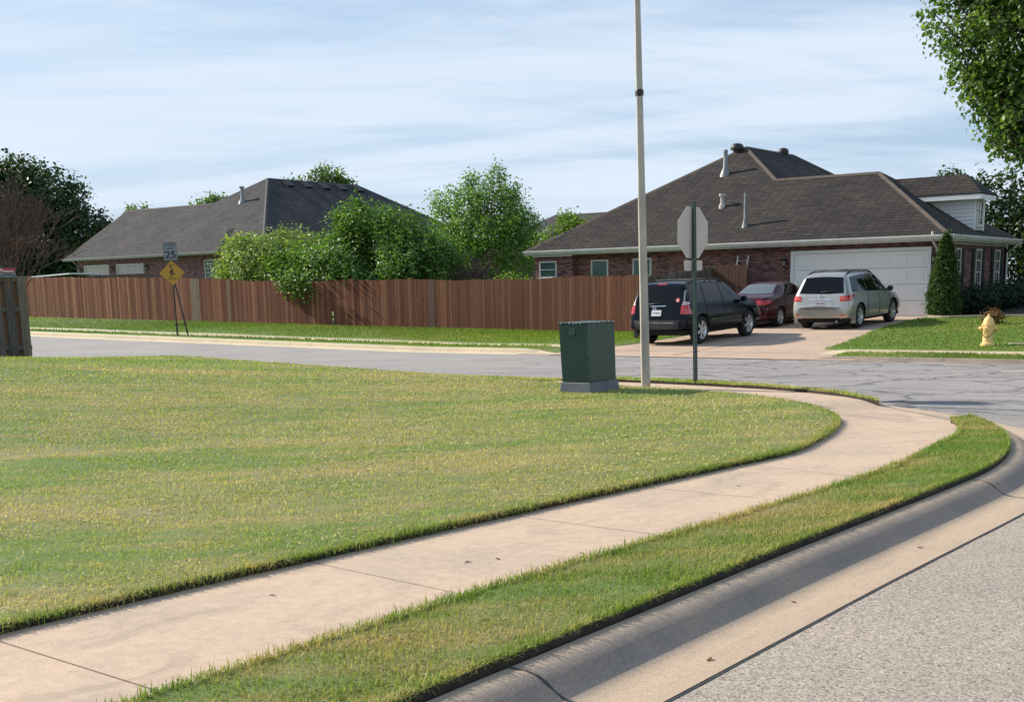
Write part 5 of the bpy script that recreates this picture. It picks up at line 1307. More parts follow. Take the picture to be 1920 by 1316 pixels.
    # wheels
    for y in sp['axles']:
        for s in (-1, 1):
            r_ = sp['tr']; wt = sp.get('tw', .115); c = (s*(Wd-.03-wt), y, r_)
            mb = MB(); mb.lathe([(r_*.62, -wt*.8), (r_*.68, -wt*.98), (r_*.9, -wt), (r_*.98, -wt*.8), (r_, -wt*.4), (r_, wt*.4), (r_*.98, wt*.8), (r_*.9, wt), (r_*.68, wt*.98), (r_*.62, wt*.8)], c, 30, axis='X')
            w = auto_smooth(mb.build('wheel', MT['tyre'], t), 40)
            mb = MB(); q = s*wt
            mb.lathe([(r_*.66, q*.95), (r_*.62, q*.82), (r_*.56, q*.3)], c, 30, axis='X')
            nsp = sp['spokes']
            for k in range(nsp):
                a = 2*PI*k/nsp+.3; ca_, sa_ = math.cos(a), math.sin(a); hw = sp.get('sw', .05)
                pts = []
                for rr_, ww, xo in ((r_*.10, hw*.8, .78), (r_*.63, hw*1.15, .88)):
                    for u in (-1, 1): pts.append((c[0]+q*xo, c[1]+ca_*rr_-sa_*ww*u, c[2]+sa_*rr_+ca_*ww*u))
                back = [(p[0]-q*.25, p[1], p[2]) for p in pts]
                mb.add(pts+back, [(0, 1, 3, 2), (4, 6, 7, 5), (0, 2, 6, 4), (1, 5, 7, 3), (0, 4, 5, 1), (2, 3, 7, 6)])
            mb.lathe([(.001, q*.86), (r_*.15, q*.84), (r_*.17, q*.6)], c, 16, axis='X')
            auto_smooth(mb.build('rim', MT['rim'], w), 40)
            mb = MB(); mb.lathe([(.001, q*.28), (r_*.6, q*.28)], c, 20, axis='X'); mb.build('brake_disc', MT['housing'], w)
    mb = MB(); mb.bx(-Wd*.82, Wd*.82, -L/2+.18, L/2-.15, sp['zu'], sp['zu']+.14); mb.build('underbody', MT['housing'], t)
    for nm, m_, items in sp['parts']:
        P(nm, m_, items, lift=.012 if 'seam' in nm or nm in ('badge', 'door_handle') else .008)
    # number plate letters, rails, mirrors, wiper, exhaust
    if 'plate' in sp:
        cx_, cz, pm, txt = sp['plate']; h = hit('y', cx_, cz, -1); p, nn = h
        c = p+nn*.012; n_ = nn.normalized(); up = Vector((0, 0, 1)); rt = up.cross(n_).normalized(); up = n_.cross(rt)
        PM = Matrix.Translation(c) @ Matrix(((rt.x, up.x, n_.x, 0), (rt.y, up.y, n_.y, 0), (rt.z, up.z, n_.z, 0), (0, 0, 0, 1)))
        mb = MB(); mb.prism([PM@q for q in rrect(.305, .155, .012)], PM.to_3x3()@Vector((0, 0, .004))); pl = mb.build('number_plate', MT[pm], t)
        text_part(txt, .085, PM@Matrix.Translation((0, -.005, .006)), MT['plate_i'], pl, 'plate_lettering', .24)
        mb = MB()
        for a_, b_ in ((.16, .166), (-.166, -.16)): mb.prism([PM@Vector((u, w, .0)) for u, w in ((-.16, min(a_, b_)/2), (.16, min(a_, b_)/2), (.16, max(a_, b_)/2), (-.16, max(a_, b_)/2))], PM.to_3x3()@Vector((0, 0, .008)))
        mb.prism([PM@Vector((u, w, 0)) for u, w in ((-.165, -.09), (.165, -.09), (.165, -.078), (-.165, -.078))], PM.to_3x3()@Vector((0, 0, .012)))
        mb.build('plate_frame', MT[sp.get('pframe', 'trimblk')], pl)
    for s in (-1, 1):
        y, z = sp['mirror']; h = hit('x', y, z, s)
        if h:
            p = h[0]; mb = MB(); mb.lathe([(.001, -.09), (.07, -.08), (.095, -.02), (.09, .05), (.05, .11), (.001, .12)], (0, 0, 0), 14, axis='Y')
            mb.v = [(p.x+s*(.13+v[0]*1.05), p.y+v[1]*.9+.02, p.z+.05+v[2]*.95) for v in mb.v]; mb.box((p.x+s*.04, p.y+.02, p.z+.0), (.1, .06, .05)); auto_smooth(mb.build('mirror', MT[sp.get('mirm', sp['paint'])], t), 50)
        if 'rails' in sp:
            x, y0, y1, hh = sp['rails']; mb = MB(); pts = []
            for k in range(9):
                yy = y0+(y1-y0)*k/8; h = hit('z', s*x, yy, 1)
                if h: pts.append(h[0]+Vector((0, 0, hh if 0 < k < 8 else -.005)))
            mb.tube(pts, .022, 8)
            for k in (1, 4, 7): mb.tube([pts[k], pts[k]-Vector((0, 0, hh+.02))], .018, 6)
            auto_smooth(mb.build('roof_rail', MT['trimblk'], t), 60)
    if 'bars' in sp:
        for y in sp['bars']:
            x = sp['rails'][0]; h = hit('z', x, y, 1)
            if h: mb = MB(); z = h[0].z+sp['rails'][3]; mb.tube([(-x, y, z), (0, y, z+.02), (x, y, z)], .016, 6); mb.build('cross_bar', MT['trimblk'], t)
    if 'wiper' in sp:
        (xa, za), (xb, zb_) = sp['wiper']; h1, h2 = hit('y', xa, za, -1), hit('y', xb, zb_, -1)
        mb = MB(); mb.tube([h1[0]+h1[1]*.03, h1[0].lerp(h2[0], .5)+h2[1]*.05, h2[0]+h2[1]*.025], .012, 6); mb.build('rear_wiper', MT['trimblk'], t)
    if 'badge' in sp:
        bx_, bz = sp['badge']; h = hit('y', bx_, bz, -1); p, nn = h; mb = MB(); ring = []
        up = Vector((0, 0, 1)); rt = up.cross(nn).normalized(); up = nn.cross(rt)
        for rx_, rz_2 in ((.06, .042), (.028, .04), (.045, .02)):
            pts = [p+nn*.012+rt*rx_*math.cos(a)+up*(rz_2*math.sin(a)+(.018 if rx_ == .045 else 0)) for a in np.linspace(0, 2*PI, 17)]; mb.tube(pts, .006, 5, cap=False)
        mb.build('badge', MT['chrome'], t)
    if 'exhaust' in sp:
        x = sp['exhaust']; mb = MB(); mb.tube([(x, -L/2+.25, .27), (x, -L/2+.02, .26)], .035, 10); mb.build('exhaust_pipe', MT['chrome'], t)
    if 'sticker' in sp:
        sx_, sz_ = sp['sticker']; h = hit('y', sx_, sz_, -1); p, nn = h; up = Vector((0, 0, 1)); rt = up.cross(nn).normalized(); up = nn.cross(rt)
        c = p+nn*.0095; mb = MB(); mb.prism([c+rt*q.x+up*q.y for q in ngon(16, .062, 0)], nn*.003); stk = mb.build('sticker', MT['sticker'], t)
        mb = MB(); mb.prism([c+nn*.0032+rt*u+up*w for u, w in ((-.01, .035), (.012, .02), (.018, -.02), (.028, -.04), (-.012, -.04), (-.02, 0))], nn*.0015); mb.build('sticker_mark', MT['plate_w'], stk)
    if 'flap' in sp:
        for s in (-1, 1):
            mb = MB(); y = sp['axles'][0]-sp['tr']-.06; mb.bx(s*(Wd-.03)-.13, s*(Wd-.03)+.02, y-.008, y+.008, .17, .48); mb.build('mud_flap', MT[sp['flap']], t)
    return t

# silver SUV   stations: y, z bottom, (unused), z belt, z top, half width, belt half width, roof half width
SUV1 = dict(L=4.79, W=1.91, tr=.37, arch=.425, axles=(-1.42, 1.37), zu=.22, spokes=5, sw=.055, paint='silver', st=[
    (-2.38, .40, 0, .62, .70, .70, .66, .55), (-2.345, .35, 0, .66, .74, .84, .80, .70), (-2.30, .32, 0, .80, 1.0, .90, .86, .76), (-2.24, .31, 0, .94, 1.10, .935, .885, .79), (-2.17, .30, 0, 1.04, 1.22, .945, .89, .77), (-2.06, .30, 0, 1.09, 1.48, .95, .895, .70), (-1.96, .28, 0, 1.095, 1.655, .953, .895, .68),
    (-1.72, .27, 0, 1.09, 1.715, .955, .90, .665), (-1.2, .26, 0, 1.07, 1.735, .955, .90, .655), (-.5, .25, 0, 1.05, 1.74, .955, .90, .645), (.1, .25, 0, 1.04, 1.715, .955, .90, .635), (.45, .25, 0, 1.04, 1.65, .955, .895, .635), (.78, .25, 0, 1.045, 1.46, .955, .885, .665), (1.02, .26, 0, 1.04, 1.26, .955, .875, .70), (1.22, .27, 0, 1.02, 1.14, .955, .86, .68),
    (1.6, .28, 0, .97, 1.09, .95, .84, .62), (1.95, .29, 0, .91, 1.03, .93, .80, .58), (2.2, .30, 0, .82, .93, .87, .74, .52), (2.34, .33, 0, .70, .76, .76, .64, .45), (2.39, .42, 0, .60, .63, .60, .5, .4)],
    parts=[
        ('rear_window', 'carglass', [('y', -1, [(-.71, 1.10), (0, 1.085), (.71, 1.10)], [(-.60, 1.56), (0, 1.585), (.60, 1.56)])]),
        ('side_window', 'carglass', [('x', s, [(-2.0, 1.13), (-1.0, 1.11), (.12, 1.075)], [(-1.80, 1.56), (-.9, 1.615), (-.02, 1.60)]) for s in (-1, 1)]+[('x', s, [(.17, 1.075), (.55, 1.07), (.93, 1.07)], [(.07, 1.595), (.35, 1.53), (.68, 1.35)]) for s in (-1, 1)]),
        ('door_pillar', 'trimblk', [('x', s, [(-.86, 1.10), (-.78, 1.10)], [(-.86, 1.60), (-.78, 1.60)]) for s in (-1, 1)]+[('x', s, [(-1.62, 1.12), (-1.58, 1.12)], [(-1.52, 1.58), (-1.48, 1.58)]) for s in (-1, 1)]),
        ('windscreen', 'carglass', [('y', 1, [(-.66, 1.18), (.66, 1.18)], [(-.58, 1.58), (.58, 1.58)])]),
        ('tail_light', 'lamp_red', [('y', -1, [(s*.62, .86), (s*.88, .86)], [(s*.62, 1.0), (s*.89, 1.03)]) for s in (-1, 1)]+[('x', s, [(-2.26, .86), (-2.02, .90)], [(-2.26, 1.03), (-1.88, 1.05)]) for s in (-1, 1)]),
        ('tail_light_band', 'lamp_org', [('y', -1, [(s*.65, .925), (s*.82, .925)], [(s*.65, .965), (s*.83, .975)]) for s in (-1, 1)]+[('x', s, [(-2.22, .93), (-2.12, .94)], [(-2.22, .97), (-2.1, .98)]) for s in (-1, 1)]),
        ('plate_recess', 'silver', [('y', -1, [(-.46, .70), (.46, .70)], [(-.33, .89), (.33, .89)])]),
        ('plate_garnish', 'chrome', [('y', -1, [(-.36, .905), (.36, .905)], [(-.36, .935), (.36, .935)])]),
        ('tailgate_seam', 'trimblk', [('y', -1, [(-.66, .655), (.66, .655)], [(-.66, .67), (.66, .67)])]+[('x', s, [(-1.62, .36), (-1.612, .36)], [(-1.62, .45), (-1.612, .45)]) for s in (-1, 1)]),
        ('door_seam', 'trimblk', [('x', s, [(y, .36), (y+.012, .36)], [(y, 1.06), (y+.012, 1.06)]) for s in (-1, 1) for y in (-.82, .14, 1.03)]),
        ('door_handle', 'silver', [('x', s, [(y, .93), (y+.2, .93)], [(y, .965), (y+.2, .965)]) for s in (-1, 1) for y in (-.78, .2)]),
        ('reflector', 'lamp_red', [('y', -1, [(s*.66, .44), (s*.82, .44)], [(s*.66, .475), (s*.82, .475)]) for s in (-1, 1)]),
        ('bumper_lip', 'silver', [('y', -1, [(-.72, .40), (.72, .40)], [(-.72, .46), (.72, .46)])]),
        ('lower_trim', 'trimblk', [('y', -1, [(-.62, .30), (.62, .30)], [(-.62, .36), (.62, .36)])])],
    plate=(0, .80, 'plate_g', '502 UPA'), pframe='trimblk', mirror=(.84, 1.06), mirm='trimblk', rails=(.60, -1.85, .25, .055), bars=(-1.3, -.35), wiper=((0.0, 1.12), (.36, 1.15)), badge=(0, 1.0), exhaust=.55, flap='silver')
car('silver_suv', 'silver family SUV parked nose-in before the white garage door', (-15.76, 39.19, float(Zd(0, 39.2))+.012), 0, SUV1).rotation_euler = (math.atan(.037), 0, R(0))

SUV2 = dict(L=4.8, W=1.90, tr=.385, arch=.45, axles=(-1.43, 1.36), zu=.28, spokes=6, sw=.042, paint='navy', st=[
    (-2.40, .46, 0, .62, .68, .74, .70, .60), (-2.375, .42, 0, .66, .74, .86, .82, .74), (-2.31, .42, 0, .80, .98, .90, .87, .80), (-2.25, .42, 0, .98, 1.13, .925, .885, .81), (-2.20, .41, 0, 1.08, 1.28, .93, .885, .77), (-2.12, .40, 0, 1.10, 1.56, .935, .885, .72), (-2.04, .38, 0, 1.105, 1.69, .94, .885, .70),
    (-1.8, .36, 0, 1.10, 1.735, .945, .89, .69), (-1.2, .36, 0, 1.09, 1.745, .945, .89, .68), (-.4, .36, 0, 1.08, 1.745, .945, .89, .67), (.15, .36, 0, 1.07, 1.72, .945, .89, .66), (.48, .36, 0, 1.07, 1.64, .945, .885, .66), (.80, .36, 0, 1.07, 1.44, .945, .88, .69), (1.02, .37, 0, 1.07, 1.26, .945, .87, .72), (1.2, .37, 0, 1.06, 1.165, .945, .86, .72),
    (1.6, .38, 0, 1.02, 1.13, .945, .85, .66), (1.98, .39, 0, .97, 1.08, .93, .82, .62), (2.24, .40, 0, .87, .99, .88, .76, .56), (2.36, .42, 0, .74, .80, .78, .68, .5), (2.40, .48, 0, .62, .66, .66, .6, .45)],
    parts=[
        ('rear_window', 'carglass', [('y', -1, [(-.74, 1.16), (0, 1.155), (.74, 1.16)], [(-.65, 1.60), (0, 1.615), (.65, 1.60)])]),
        ('rear_pillar_trim', 'silver', [('y', -1, [(s*.79, 1.13), (s*.83, 1.13)], [(s*.70, 1.62), (s*.725, 1.62)]) for s in (-1, 1)]),
        ('side_window', 'carglass', [('x', s, [(-2.05, 1.15), (-1.28, 1.14)], [(-1.93, 1.60), (-1.22, 1.64)]) for s in (-1, 1)]+[('x', s, [(-1.18, 1.14), (-.2, 1.125)], [(-1.12, 1.645), (-.22, 1.64)]) for s in (-1, 1)]+[('x', s, [(-.12, 1.12), (.4, 1.11), (.90, 1.11)], [(-.14, 1.635), (.25, 1.57), (.70, 1.34)]) for s in (-1, 1)]),
        ('windscreen', 'carglass', [('y', 1, [(-.68, 1.2), (.68, 1.2)], [(-.60, 1.58), (.60, 1.58)])]),
        ('tail_light', 'lamp_red', [('y', -1, [(s*.74, .88), (s*.89, .86)], [(s*.74, 1.10), (s*.88, 1.10)]) for s in (-1, 1)]+[('x', s, [(-2.27, .86), (-2.0, .86)], [(-2.25, 1.10), (-2.12, 1.10)]) for s in (-1, 1)]),
        ('tail_light_lens', 'lamp_clr', [('y', -1, [(s*.75, 1.11), (s*.88, 1.11)], [(s*.77, 1.19), (s*.86, 1.19)]) for s in (-1, 1)]+[('x', s, [(-2.24, 1.11), (-2.12, 1.11)], [(-2.22, 1.2), (-2.16, 1.2)]) for s in (-1, 1)]),
        ('brake_light', 'lamp_red', [('y', -1, [(-.15, 1.655), (.15, 1.655)], [(-.15, 1.68), (.15, 1.68)])]),
        ('rear_bumper', 'clad', [('y', -1, [(-.86, .47), (.86, .47)], [(-.86, .70), (.86, .70)])]),
        ('bumper_step', 'silver', [('y', -1, [(-.55, .625), (.55, .625)], [(-.55, .645), (.55, .645)])]),
        ('side_cladding', 'clad', [('x', s, [(-.93, .56), (.86, .56)], [(-.93, .64), (.86, .64)]) for s in (-1, 1)]),
        ('cladding_strip', 'chrome', [('x', s, [(-.93, .645), (.86, .645)], [(-.93, .66), (.86, .66)]) for s in (-1, 1)]),
        ('door_seam', 'trimblk', [('x', s, [(y, .45), (y+.012, .45)], [(y, 1.10), (y+.012, 1.10)]) for s in (-1, 1) for y in (-1.15, -.16, 1.0)]),
        ('door_handle', 'navy', [('x', s, [(y, .96), (y+.2, .96)], [(y, .995), (y+.2, .995)]) for s in (-1, 1) for y in (-1.0, -.02)]),
        ('tailgate_handle', 'chrome', [('y', -1, [(-.25, 1.075), (.25, 1.075)], [(-.25, 1.10), (.25, 1.10)])])],
    plate=(-.02, .90, 'plate_w', '318 RKD'), pframe='chrome', mirror=(.86, 1.08), rails=(.62, -1.75, .2, .06), bars=(-1.4, -.3), wiper=((-.3, 1.13), (.05, 1.165)), badge=(-.1, 1.02), exhaust=-.45, sticker=(.60, 1.24), flap='clad')
car('dark_suv', 'dark blue SUV with black glass parked across the near part of the driveway', (-17.84, 32.98, float(Zd(0, 33))+.012), 0, SUV2).rotation_euler = (math.atan(.037), 0, R(-1))

SED = dict(L=4.75, W=1.79, tr=.315, arch=.36, axles=(-1.40, 1.27), zu=.17, spokes=7, sw=.035, paint='maroon', st=[
    (-2.36, .38, 0, .60, .68, .62, .58, .48), (-2.33, .30, 0, .66, .80, .76, .70, .60), (-2.24, .26, 0, .78, .95, .84, .76, .64), (-2.05, .24, 0, .88, 1.00, .87, .79, .66), (-1.75, .22, 0, .93, 1.02, .885, .81, .68), (-1.52, .21, 0, .945, 1.05, .89, .82, .68), (-1.3, .20, 0, .95, 1.17, .893, .825, .64), (-1.0, .19, 0, .945, 1.33, .895, .825, .585),
    (-.75, .19, 0, .94, 1.40, .895, .825, .57), (-.3, .19, 0, .93, 1.425, .895, .825, .56), (.1, .19, 0, .92, 1.40, .895, .825, .555), (.4, .19, 0, .92, 1.32, .895, .82, .57), (.75, .19, 0, .92, 1.13, .895, .81, .62), (1.02, .2, 0, .90, .985, .893, .79, .62),
    (1.5, .21, 0, .83, .92, .885, .76, .58), (1.95, .22, 0, .74, .83, .85, .70, .54), (2.22, .24, 0, .64, .72, .77, .62, .48), (2.36, .3, 0, .52, .56, .6, .5, .4)],
    parts=[
        ('rear_window', 'carglass_l', [('y', -1, [(-.60, 1.075), (0, 1.06), (.60, 1.075)], [(-.50, 1.32), (0, 1.345), (.50, 1.32)])]),
        ('side_window', 'carglass', [('x', s, [(-1.12, 1.0), (-.2, .985)], [(-.86, 1.27), (-.22, 1.335)]) for s in (-1, 1)]+[('x', s, [(-.13, .985), (.4, .975), (.74, .975)], [(-.15, 1.335), (.15, 1.30), (.52, 1.13)]) for s in (-1, 1)]),
        ('windscreen', 'carglass', [('y', 1, [(-.58, 1.02), (.58, 1.02)], [(-.48, 1.32), (.48, 1.32)])]),
        ('tail_light', 'lamp_red', [('y', -1, [(s*.46, .74), (s*.78, .74)], [(s*.46, .88), (s*.78, .88)]) for s in (-1, 1)]+[('x', s, [(-2.24, .75), (-2.02, .77)], [(-2.24, .88), (-1.98, .89)]) for s in (-1, 1)]),
        ('door_seam', 'trimblk', [('x', s, [(y, .3), (y+.012, .3)], [(y, .96), (y+.012, .96)]) for s in (-1, 1) for y in (-1.05, -.17, .92)]),
        ('door_handle', 'trimblk', [('x', s, [(y, .85), (y+.19, .85)], [(y, .88), (y+.19, .88)]) for s in (-1, 1) for y in (-.98, -.08)]),
        ('side_moulding', 'trimblk', [('x', s, [(-1.0, .55), (.88, .55)], [(-1.0, .59), (.88, .59)]) for s in (-1, 1)])],
    plate=(0, .80, 'plate_g', '774 HTC'), mirror=(.66, .97), badge=(0, .93), exhaust=.45)
car('maroon_sedan', 'dark maroon saloon car parked between the two SUVs', (-18.56, 39.62, float(Zd(0, 39.7))+.012), 0, SED).rotation_euler = (math.atan(.037), 0, 0)
# headrests seen through the saloon's pale rear glass are left out; the glass colour imitates reflected sky

# ------------------------------------------------------------------ plants
def cone_shrub(name, label, base, h, r_, n, seed):
    t = thing(name, label, 'shrub', base); r = np.random.default_rng(seed)
    k = n//14; z = r.random(k)**.8; prof = np.interp(z, [0, .08, .25, .5, .75, .92, 1], [.85, 1, .97, .76, .44, .17, .03])
    a = r.uniform(0, 2*PI, k); rad = prof*r_*(.55+.5*r.random(k)**.5)*(1+.10*np.sin(a*5+z*9)); c = np.stack([base[0]+rad*np.cos(a), base[1]+rad*np.sin(a), base[2]+.05+z*h], 1)
    P = np.repeat(c, 14, 0)+r.normal(0, 1, (k*14, 3))*[.06, .06, .10]
    V, Fq = leaf_mesh(P, .12, seed+1, 2.6, .2, np.array([base[0], base[1], base[2]+h*.4]), -1.4)
    mb = MB(); mb.tube([(base[0], base[1], base[2]-.1), (base[0], base[1], base[2]+h*.8)], [.07, .02], 7); mb.build('trunk', MT['bark'], t)
    mesh_np('crown', V, Fq, MT['leaf_con'], np.repeat(np.clip(r.random(k*14)*.6+np.repeat(r.random(k), 14)*.4, 0, 1), 4), t); return t
cone_shrub('conifer_shrub', 'cone-shaped green conifer at the garage corner of the right house', (-13.85, 42.55, .3), 2.6, .5, 14000, 41)
def low_shrub(label, base, rad, n, seed, m='leaf_hedge', name='hedge_shrub', size=.09, group=None):
    t = thing(name, label, 'shrub', base, group=group); lobes = [((base[0], base[1], base[2]+rad[2]*.9), rad)]
    r = random.Random(seed)
    for k in range(5): a = r.uniform(0, 2*PI); lobes.append(((base[0]+.55*rad[0]*math.cos(a), base[1]+.55*rad[1]*math.sin(a), base[2]+rad[2]*r.uniform(.7, 1.15)), (rad[0]*.5, rad[1]*.5, rad[2]*.55)))
    P, tone = clump_pts(lobes, n, 8, .07, seed, -.2, 2., .5); P = P[P[:, 2] > base[2]]; tone = tone[:len(P)]
    V, Fq = leaf_mesh(P, size, seed+1, 1.6, .5, np.array([base[0], base[1], base[2]+.3]))
    mb = MB()
    for k in range(6): a = k*1.05; mb.tube([(base[0]+.05*math.cos(a), base[1]+.05*math.sin(a), base[2]-.1), (base[0]+.5*rad[0]*math.cos(a), base[1]+.5*rad[1]*math.sin(a), base[2]+rad[2]*1.1)], [.02, .008], 5)
    mb.build('stems', MT['bark'], t); mesh_np('crown', V, Fq, MT[m], np.repeat(tone, 4), t); return t
HG = 'shrubs planted along the side wall of the right house'
for i, (x, y, lb) in enumerate(((-13.3, 44.3, 'dark clipped shrub right behind the cone-shaped conifer'), (-13.2, 45.9, 'dark clipped shrub below the first tall side window'), (-13.2, 47.5, 'dark clipped shrub below the middle side window'), (-13.2, 49.2, 'dark clipped shrub below the last side window'), (-13.3, 50.9, 'dark clipped shrub past the rear corner of the side wall'))):
    low_shrub(lb, (x, y, zf_(x, y)+.04), (.78, .85, .52), 4200, 50+i, group=HG)
low_shrub('rounded mid-green shrub at the right end of the dark shrubs', (-10.9, 46.2, zf_(-10.9, 46.2)), (.8, .8, .34), 3000, 57, 'leaf_con', 'rounded_shrub', .07)
t = low_shrub('small dead brown shrub standing behind the hydrant', (-11.2, 39.0, zf_(-11.2, 39)), (.34, .3, .26), 900, 58, 'leaf_dead', 'dead_shrub', .07)
mb = MB(); ep = cr([(-14.2, 42.2), (-13.6, 41.75), (-12.8, 41.9), (-11.8, 42.3), (-10.4, 42.4), (-8.8, 42.2), (-6.5, 42.6)], 34); en = normals2(ep)
for i in range(len(ep)-1):
    a, b = ep[i]+en[i]*.08, ep[i+1]+en[i+1]*.08; c, d = ep[i+1]-en[i+1]*.08, ep[i]-en[i]*.08
    zz_ = [zf_(p[0], p[1])+.02 for p in (a, b, c, d)]; g = .985
    mb.add([(p[0], p[1], z) for p, z in zip((a, b, c, d), zz_)]+[(p[0], p[1], z+.11) for p, z in zip((a, b, c, d), zz_)], QF)
o = mb.build('garden_edging', MT['edge']); tag(o, 'pale curved stone edging between the lawn and the dark shrub bed', 'edging')
# soil bed behind the edging
mb = MB(); V = [(p[0], p[1]+.05, zf_(p[0], p[1])+.062) for p in ep]+[(p[0], 52.5, zf_(p[0], 52.5)+.08) for p in ep]; nE = len(ep)
mb.add(V, [(i, i+1, nE+i+1, nE+i) for i in range(nE-1)]); struct(mb.build('planting_bed', MT['soil'], recalc=False))

# dogwoods hanging over the brown fence
tree('dogwood_tree', 'pale-leaved dogwood spilling over the brown fence, left of the larger green one', 'tree', (-43.2, 39.6, zf_(-43.2, 39.6)),
     [((-43.30, 39.2, 3.0), (2.2, 1.5, .95)), ((-44.6, 38.9, 2.5), (1.0, 1.1, .7)), ((-41.60, 39.3, 3.5), (1.5, 1.4, .8)), ((-44.10, 39.0, 3.6), (1.2, 1.1, .6)), ((-42.90, 38.2, 2.2), (1.5, .8, .6)), ((-42.20, 39.3, 4.1), (.6, .6, .35))],
     15000, 9, .13, .15, MT['leaf_dog'], MT['bark'], .09, 101, .02, aspect=1.6, up=.9, droop=.5)
tree('dogwood_tree', 'large dark-hearted dogwood drooping over the middle of the brown fence', 'tree', (-36.6, 39.8, zf_(-36.6, 39.8)),
     [((-36.60, 39.4, 3.1), (2.6, 1.9, 1.3)), ((-38.60, 39.0, 3.2), (1.7, 1.4, 1.0)), ((-34.60, 39.3, 3.0), (2.0, 1.6, 1.2)), ((-37.20, 39.3, 4.4), (1.5, 1.3, .75)), ((-35.50, 39.5, 4.2), (1.3, 1.2, .7)), ((-38.40, 37.3, 1.75), (1.1, .7, .75)), ((-36.60, 37.9, 2.1), (1.6, .9, .7)), ((-38.20, 39.2, 4.7), (.5, .5, .3)), ((-37.60, 39.4, 5.15), (.45, .4, .3)), ((-33.40, 39.6, 2.5), (1.2, 1.3, 1.1)), ((-40.4, 38.2, 2.6), (1.5, .95, .85)), ((-34.6, 38.3, 2.4), (1.6, 1.0, .9)), ((-37.2, 37.9, 2.9), (1.8, 1.0, .9)), ((-39.2, 37.1, 1.95), (.7, .5, .5))],
     40000, 9, .13, .15, MT['leaf_bush'], MT['bark'], .12, 102, -.02, aspect=1.6, up=.9, droop=.5)
tree('young_tree', 'tall bright green tree behind the brown fence, standing left of the right house', 'tree', (-34.6, 44.5, zf_(-34.6, 44.5)),
     [((-34.6, 44.5, 4.2), (2.2, 2.2, 1.6)), ((-36.0, 44.3, 4.9), (1.4, 1.4, 1.2)), ((-33.5, 44.5, 4.7), (1.2, 1.3, 1.2)), ((-34.4, 44.5, 5.6), (1.4, 1.2, .95)), ((-32.7, 44.4, 4.2), (.9, 1.0, .8)), ((-33.6, 44.5, 2.9), (1.6, 1.4, 1.3)), ((-36.9, 44.0, 2.9), (1.5, 1.3, 1.5)), ((-35.3, 44.2, 2.5), (1.6, 1.4, 1.2)), ((-37.1, 44.2, 5.4), (.5, .5, .5)), ((-35.4, 44.4, 6.3), (.4, .4, .45)), ((-34.0, 44.5, 6.45), (.45, .4, .5)), ((-33.2, 44.4, 5.5), (.5, .5, .4)), ((-37.6, 43.8, 3.9), (.7, .7, .6))],
     34000, 8, .13, .125, MT['leaf_bright'], MT['bark_g'], .13, 103, .08, aspect=1.7, up=.5, gs=.9, shell=.45)
twigs('bare_shrub', 'brown leafless twiggy shrub behind the fence, before the tall bright tree', 'shrub', (-32.0, 40.2, zf_(-32, 40.2)), 3.5, .2, 11, MT['twig'], 9, 5, 3, .02)
tree('lime_shrub', 'low lime-green shrub peeking over the brown fence beside the brick house', 'shrub', (-29.9, 40.0, zf_(-29.9, 40)), [((-29.9, 40.0, 1.75), (.9, .6, .35)), ((-30.9, 39.8, 1.6), (.6, .5, .3))], 2200, 8, .09, .1, MT['leaf_lime'], MT['bark'], .03, 104, -.2)
tree('background_tree', 'small bright green tree rising between the distant roof and the right house', 'tree', (-37.2, 53.5, zf_(-37, 53)), [((-37.0, 53.5, 4.2), (1.2, 1.1, .7)), ((-36.0, 53.5, 4.6), (.8, .8, .5)), ((-38.0, 53.2, 3.7), (.8, .8, .7)), ((-36.6, 53.6, 5.0), (.5, .5, .3))], 5000, 7, .13, .14, MT['leaf_lime'], MT['bark_g'], .07, 105, .1)
# far trees
k_ = 1.16
def bk(l): return tuple(((c[0]*k_, c[1]*k_, 1.5+(c[2]-1.5)*k_), tuple(q*k_ for q in r_)) for c, r_ in l)
tree('shade_tree', 'big dark green tree left of the left house, behind the bare shrub', 'tree', (-85.3, 54.3, .9),
     bk([((-73.5, 46.8, 6.0), (3.2, 3, 2.6)), ((-71.6, 47.6, 7.6), (2.3, 2.2, 1.8)), ((-75.2, 46.3, 8.0), (2.4, 2.2, 1.9)), ((-69.8, 48.6, 5.4), (2.0, 2, 1.6)), ((-70.6, 48.0, 3.9), (2.3, 2, 1.3)), ((-73.6, 46.8, 9.3), (1.8, 1.7, 1.0)), ((-76.5, 45.8, 5.2), (2.6, 2.2, 2.4)), ((-68.6, 49.3, 5.4), (.9, .9, .8)), ((-73.4, 46.6, 3.4), (2.6, 2.0, 1.2))]),
     34000, 8, .27, .29, MT['leaf_dark'], MT['bark'], .28, 106, .02, aspect=1.5, gs=.45)
twigs('bare_shrub', 'tall brown leafless crape myrtle behind the leaning dark fence at the left edge', 'shrub', (-28.5, 17.35, .2), 4.9, .2, 5, MT['twig'], 9, 6, 3, .022)
tree('background_tree', 'rounded tree top showing over the right part of the left house roof ridge', 'tree', (-70.6, 70.5, 1), [((-72.2, 69.3, 9.3), (1.4, 1.3, .9)), ((-70.3, 70.6, 9.9), (1.5, 1.4, 1.2)), ((-69.4, 71.4, 9.2), (1.2, 1.2, .9)), ((-70.8, 70.2, 7.8), (2.4, 2.2, 1.8))], 9000, 8, .22, .24, MT['leaf_maple'], MT['bark'], .2, 107, .05)
tree('background_tree', 'small green tree top peeking over the middle of the left house roof', 'tree', (-72.9, 61.2, 1), [((-72.9, 61.2, 7.9), (1.1, 1.0, .7)), ((-72.2, 61.5, 8.1), (.6, .6, .4)), ((-73.1, 61.0, 6.6), (1.5, 1.4, 1.2))], 3500, 8, .2, .22, MT['leaf_maple'], MT['bark'], .14, 108, .05)
